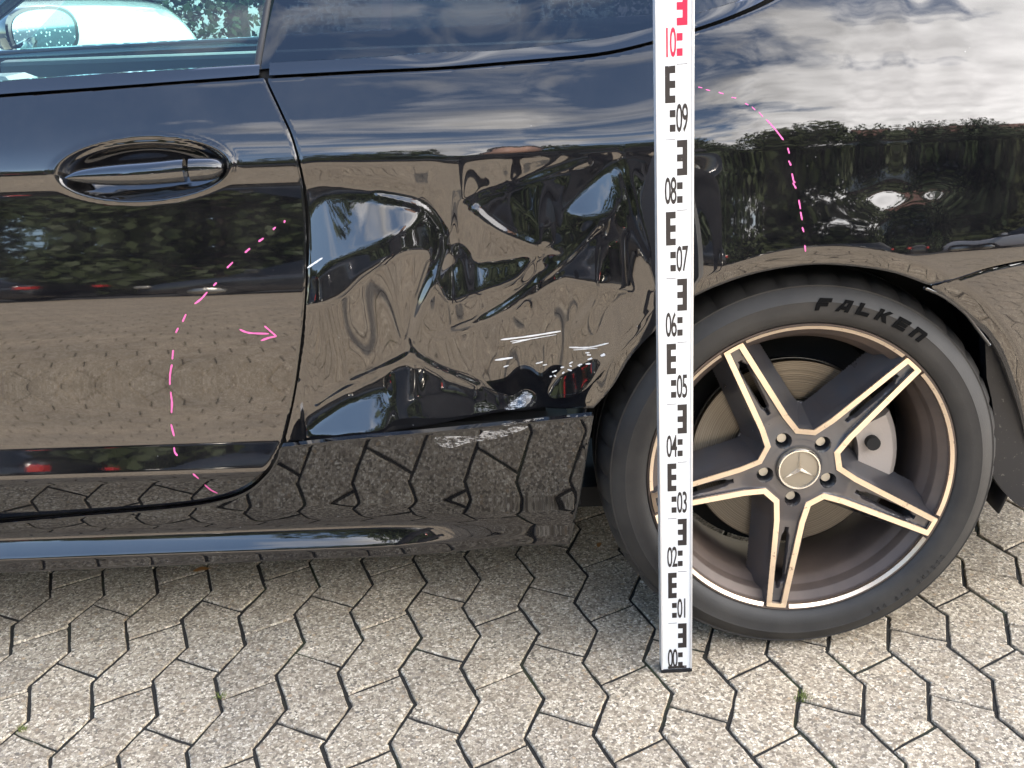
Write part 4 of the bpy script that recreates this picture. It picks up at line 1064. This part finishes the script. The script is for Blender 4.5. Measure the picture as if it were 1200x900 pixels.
def tuft(px, label, n=26, h=.010, sp_=.012):
    p = G0(*px); vs, fs = [], []
    for _ in range(n):
        a = random.uniform(0, 2*pi); r_ = random.uniform(0, sp_); x, y = r_*cos(a), r_*sin(a)*.6; b = len(vs); hh_ = h*random.uniform(.4, 1); lx, ly = random.uniform(-.006, .006), random.uniform(-.006, .006); q = random.uniform(0, pi); dx, dy = cos(q)*.0008, sin(q)*.0008
        vs += [(x-dx, y-dy, -.005), (x+dx, y+dy, -.005), (x+lx*.6+dx*.7, y+ly*.6+dy*.7, hh_*.6), (x+lx*.6-dx*.7, y+ly*.6-dy*.7, hh_*.6), (x+lx*1.5, y+ly*1.5, hh_)]
        fs += [(b, b+1, b+2, b+3), (b+3, b+2, b+4)]
    o = mesh('moss_tuft', vs, fs, moss_m); o.location = p; tag(o, label, 'moss')
tuft((24, 856), 'yellow green moss tuft in a paving joint at the left', 30)
tuft((259, 817), 'green moss tuft in a paving joint below the door', 24, .008)
tuft((941, 818), 'grass tuft in a paving joint below the wheel', 40, .014, .016)

# =================================================================== SURROUNDINGS that the lacquer mirrors
def simple_car(label, col, loc, rotz, suv=False, group=None):
    r = empty('parked_car', loc, (0, 0, rotz)); tag(r, label, 'car', group)
    pm = mat('car_paint', col, .12, 0, 1.5, 1.0); k = 1.18 if suv else 1.0
    st = [(-2.2, .62, .30, .60), (-2.12, .80, .22, .68), (-1.6, .88, .20, .80*k), (-.9, .90, .20, .90*k), (.2, .91, .20, .94*k), (1.2, .90, .20, .97*k), (1.95, .84, .22, .97*k), (2.15, .76, .28, .90*k), (2.22, .66, .34, .72*k)]
    vs, fs = [], []
    for x, hw_, zl, zb in st:
        pr = [(-hw_*.9, zl), (-hw_*.985, zl+.12), (-hw_*1.0, zl+(zb-zl)*.45), (-hw_*.985, zb-.16), (-hw_*.95, zb-.05), (-hw_*.86, zb), (0, zb+.04)]
        pr = pr+[(-a, b) for a, b in pr[-2::-1]]
        for y, z in pr: vs.append((x, y, z))
    n = 13
    for i in range(len(st)-1):
        for j in range(n): fs.append((i*n+j, (i+1)*n+j, (i+1)*n+(j+1) % n, i*n+(j+1) % n))
    fs.append(tuple(range(n))); fs.append(tuple(range((len(st)-1)*n, len(st)*n))[::-1])
    o = mesh('body', vs, fs, pm, r, smooth=True); s_ = o.modifiers.new('s', 'SUBSURF'); s_.levels = s_.render_levels = 2
    gh = [(-1.15, .80, .88*k, .90*k), (-.35, .62, 1.36*k, 1.38*k), (.9, .62, 1.38*k, 1.41*k), (1.7, .66, 1.10*k, 1.14*k), (2.0, .74, .95*k, .97*k)]
    vs, fs = [], []
    for x, hw_, z1, z2 in gh:
        for y, z in [(-.84, .90*k-.06), (-hw_, z1), (-hw_*.8, z2), (0, z2+.03), (hw_*.8, z2), (hw_, z1), (.84, .90*k-.06)]: vs.append((x, y, z))
    for i in range(4):
        for j in range(6): fs.append((i*7+j, (i+1)*7+j, (i+1)*7+j+1, i*7+j+1))
    mesh('greenhouse', vs, fs, pm, r, smooth=True, mats=[pm, dglass], fm=[1 if j in (0, 5) else 0 for i in range(4) for j in range(6)])
    for sx in (-1.38, 1.35):
        for sy in (-1, 1):
            vv, ff = lathe([(.02, 0), (.20, .0), (.22, -.01), (.31, -.015), (.33, .02), (.33, .2), (.2, .21)], 28)
            ww_ = mesh('wheel', [(x, y*(1 if sy < 0 else -1), z) for x, y, z in vv], ff, tyre_m, r, smooth=True, sharp=40); ww_.location = (sx, sy*.90, .33)
            vv, ff = lathe([(.01, -.005), (.2, -.012), (.205, 0)], 20); rm = mesh('hubcap', [(x, y*(1 if sy < 0 else -1), z) for x, y, z in vv], ff, steel, ww_, smooth=True)
    for sy in (-1, 1):
        bm = bmesh.new(); box(bm, (2.06, sy*.78-.10, .72*k), (2.23, sy*.78+.08, .84*k), .02); bmo('tail_light', bm, redl, r)
        bm = bmesh.new(); box(bm, (-2.16, sy*.66-.12, .58), (-1.98, sy*.66+.14, .70), .03); bmo('headlight', bm, steel, r)
        for hx in (-.15, .85):
            bm = bmesh.new(); box(bm, (hx-.11, sy*.915-.012, .80*k), (hx+.11, sy*.915+.012, .835*k), .010); bmo('door_handle', bm, chrome_dark, r)
            bm = bmesh.new(); bmesh.ops.create_uvsphere(bm, u_segments=14, v_segments=8, radius=.075); bmesh.ops.scale(bm, verts=bm.verts, vec=(1.1, .10, .55)); bmesh.ops.translate(bm, verts=bm.verts, vec=(hx, sy*.902, .815*k)); bmo('handle_recess_shade', bm, inner_dark, r, smooth=True)  # dark lens painted in for the shade behind each handle
        bm = bmesh.new(); box(bm, (-.95, sy*1.0-.1, .92*k), (-.80, sy*1.0+.08, 1.05*k), .03); bmo('door_mirror', bm, pm, r)
    return r
dglass = mat('parked_car_glass', (.01, .012, .014), .03, 0, 1.6); redl = mat('tail_light_red', (.55, .02, .02), .15, 0, 1.5, 1)
simple_car('white car seen through the side window beyond the black coupe', (.34, .36, .355), (-3.35, 5.9, 0), radians(123), True)
simple_car('black estate car parked opposite with red tail lights', (.008, .008, .010), (-6.7, -9.2, 0), radians(4), False)
simple_car('dark grey hatchback parked opposite beside the black estate', (.02, .021, .024), (-1.7, -9.9, 0), radians(-3), True)
simple_car('black saloon parked opposite near the pale house', (.006, .006, .007), (3.6, -9.4, 0), radians(2), False)
simple_car('silver car parked opposite behind the row', (.40, .41, .45), (9.8, -8.0, 0), radians(60), True)
bark = mat('bark', (.07, .055, .04), .9); leafm = mat('tree_foliage', (.045, .065, .022), .6, 0, 1.4)
lk(leafm, ramp(leafm, N(leafm.node_tree, 'ShaderNodeObjectInfo').outputs['Random'], [(0, (.030, .050, .018)), (1, (.075, .085, .028))]), BS(leafm).inputs['Base Color'])
def tree(loc, h, rad, label, low=1.2, n=9000, ls=1.0):
    r = empty('tree', loc); tag(r, label, 'tree', 'trees across the car park')
    vs, fs = tube([(0, 0, -.05), (.05, .03, h*.3), (-.05, .05, h*.6), (.02, 0, h*.9)], [.2, .15, .09, .02], 10)
    for k in range(7):
        a = k*2.4; z0 = h*(.25+.08*k); v_, f_ = tube([(0, 0, z0), (cos(a)*rad*.4, sin(a)*rad*.4, z0+.5), (cos(a)*rad*.8, sin(a)*rad*.8, z0+.9)], [.06, .04, .015], 6); b = len(vs); vs += v_; fs += [tuple(b+q for q in f) for f in f_]
    mesh('trunk', vs, fs, bark, r, smooth=True)
    cl = [(rng.uniform(-1, 1)*rad*.62, rng.uniform(-1, 1)*rad*.62, low+(h-low)*rng.uniform(.05, .95)) for _ in range(26)]
    c_ = np.array(cl)[rng.integers(0, 26, n)]; cr = rad*(.44); d = rng.normal(size=(n, 3)); d /= np.linalg.norm(d, axis=1)[:, None]
    p = c_+d*(cr*rng.uniform(.35, 1.0, n)**.5)[:, None]; p[:, 2] = np.maximum(p[:, 2], low*.6)
    a = rng.normal(size=(n, 3)); a /= np.linalg.norm(a, axis=1)[:, None]; b = np.cross(a, d); b /= np.linalg.norm(b, axis=1)[:, None]+1e-9; s_ = rng.uniform(.10, .20, n)[:, None]*ls
    q = np.stack([p-a*s_, p+b*s_*.6, p+a*s_, p-b*s_*.6], 1).reshape(-1, 3); f = np.arange(4*n).reshape(-1, 4)
    mesh('crown', q, f, leafm, r)
TL_ = ['broad green tree at the far left behind the black estate', 'lower bushy tree left of the sky gap in the tree row', 'low dense tree right of the sky gap behind the black estate', 'tall tree directly behind the dark grey hatchback',
       'round green tree between hatchback and black saloon', 'tall green tree behind the black saloon', 'lower wide tree before the pale house', 'tallest tree at the right end beyond the silver car', 'tallest tree at the left end of the row']
for i, (x, y, h, rd) in enumerate([(-14, -15, 6.5, 3.4), (-10.4, -15.5, 5.2, 2.6), (-4.2, -14.0, 4.6, 2.9), (-.8, -15, 6.0, 3.0), (4.4, -14.2, 6.0, 3.2), (11.2, -15, 6.6, 3.2), (14.5, -14, 5.5, 3.2), (20, -14, 7, 3.8), (-19, -16, 7.5, 3.9)]):
    tree((x, y, 0), h, rd, TL_[i], .4)
for i, (x, y, h, rd, lb) in enumerate([(-9, 17, 5, 3.2, 'bushy tree beyond the white car at the left'), (-4.5, 18, 6, 3.4, 'broad tree beyond the white car in the middle'), (.5, 19, 6, 3.4, 'broad tree beyond the coupe at the right')]):
    tree((x, y, 0), h, rd, lb, .3, 16000, .5)
hg = empty('hedge', (0, -18.2, 0)); tag(hg, 'long green hedge added behind the row of trees to block low sky', 'hedge')  # unseen hedge, added to keep low sky out of the mirrored trees
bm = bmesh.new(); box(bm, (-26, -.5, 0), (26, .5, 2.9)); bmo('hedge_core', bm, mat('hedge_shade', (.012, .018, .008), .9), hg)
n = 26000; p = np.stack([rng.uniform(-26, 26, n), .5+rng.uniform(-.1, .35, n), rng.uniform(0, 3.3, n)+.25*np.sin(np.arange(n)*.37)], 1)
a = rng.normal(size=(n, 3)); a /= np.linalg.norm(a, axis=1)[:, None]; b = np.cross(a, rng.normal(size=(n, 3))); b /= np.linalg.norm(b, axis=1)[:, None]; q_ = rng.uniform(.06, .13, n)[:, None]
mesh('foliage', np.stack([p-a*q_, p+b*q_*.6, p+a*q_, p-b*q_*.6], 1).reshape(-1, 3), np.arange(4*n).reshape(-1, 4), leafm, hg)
# house far right
hm = mat('pale_render', (.62, .60, .56), .85); rt = mat('roof_tiles', (.16, .07, .05), .8); hs = empty('house', (16, -20, 0)); tag(hs, 'pale rendered house with a dark red roof beyond the trees', 'house')
bm = bmesh.new(); box(bm, (-5, -4, 0), (5, 4, 5)); bmo('wall', bm, hm, hs)
mesh('roof', [(-5.4, -4.4, 4.9), (5.4, -4.4, 4.9), (5.4, 4.4, 4.9), (-5.4, 4.4, 4.9), (-5.4, 0, 8), (5.4, 0, 8)], [(0, 1, 5, 4), (2, 3, 4, 5), (0, 4, 3), (1, 2, 5), (0, 3, 2, 1)], rt, hs)
for wx in (-3, 0, 3):
    for wz in (1, 3.2): bm = bmesh.new(); box(bm, (wx-.5, 3.98, wz), (wx+.5, 4.06, wz+1.2)); bmo('window', bm, dglass, hs)

# =================================================================== photographer (mirrored in the lacquer)
skin = mat('skin', (.50, .30, .22), .5); cloth = mat('dark_jacket', (.012, .013, .018), .8); hair = mat('dark_hair', (.02, .014, .01), .6)
per = empty('person', (0, -2.12, 0)); tag(per, 'person in dark jacket and trousers holding up a phone, mirrored in the dented panel', 'person')
def skinbody(name, verts, edges, rad, mats_fn, root):
    me = bpy.data.meshes.new(name); me.from_pydata(verts, edges, []); o = bpy.data.objects.new(name, me); C.objects.link(o); o.parent = per
    sk = o.modifiers.new('k', 'SKIN'); sk.use_smooth_shade = True; ss = o.modifiers.new('s', 'SUBSURF'); ss.levels = ss.render_levels = 2
    lay = me.skin_vertices[0].data if len(me.skin_vertices) else None
    for i, r_ in enumerate(rad): lay[i].radius = (r_, r_*.85); lay[i].use_root = (i == root)
    return o
vb = [(0, 0, .95), (0, -.01, 1.12), (0, 0, 1.32), (0, .02, 1.44), (0, .04, 1.52), (0, .06, 1.60), (0, .07, 1.70)]
eb = [(0, 1), (1, 2), (2, 3), (3, 4), (4, 5), (5, 6)]; rb = [.155, .14, .165, .09, .055, .085, .075]
for s_ in (-1, 1):
    b = len(vb); vb += [(s_*.10, 0, .88), (s_*.11, .02, .50), (s_*.12, -.02, .10), (s_*.12, .03, .045), (s_*.13, .16, .035)]; eb += [(0, b), (b, b+1), (b+1, b+2), (b+2, b+3), (b+3, b+4)]; rb += [.095, .062, .045, .045, .035]
    b = len(vb); vb += [(s_*.18, .01, 1.38), (s_*.24, .10, 1.13), (s_*.09, .36, 1.13), (s_*.070, .42, 1.13)]; eb += [(2, b), (b, b+1), (b+1, b+2), (b+2, b+3)]; rb += [.065, .047, .030, .028]
    hb = b+3
    for k in range(5):
        b = len(vb); zz = 1.155-.016*k
        if k < 4: vb += [(s_*.062, .452, zz), (s_*.040, .458, zz), (s_*.028, .452, zz)]
        else: vb += [(s_*.055, .435, 1.10), (s_*.035, .445, 1.095), (s_*.022, .448, 1.10)]
        eb += [(hb, b), (b, b+1), (b+1, b+2)]; rb += [.009, .008, .007]
body = skinbody('body', vb, eb, rb, None, 0); body.data.materials.append(cloth)
bm = bmesh.new(); bmesh.ops.create_uvsphere(bm, u_segments=24, v_segments=16, radius=1); 
for v_ in bm.verts:
    x, y, z = v_.co; v_.co = (x*.078, y*.098+.0+(.012 if abs(x) < .18 and y > .8 and abs(z) < .3 else 0), z*.118-(.01 if z < -.5 else 0))
bmesh.ops.translate(bm, verts=bm.verts, vec=(0, .075, 1.645)); bmo('head', bm, skin, per, smooth=True)
bm = bmesh.new(); bmesh.ops.create_uvsphere(bm, u_segments=20, v_segments=12, radius=1)
for v_ in bm.verts: v_.co = (v_.co.x*.086, v_.co.y*.10, max(v_.co.z, -.25 if v_.co.y < 0 else .25)*.122)
bmesh.ops.translate(bm, verts=bm.verts, vec=(0, .058, 1.665)); bmo('hair', bm, hair, per, smooth=True)
ph = bmesh.new(); box(ph, (-.078, -1.660, 1.09), (.078, -1.650, 1.17), .003); o = bmo('phone', ph, trim_black); tag(o, 'black phone held up by the person taking the picture', 'phone')
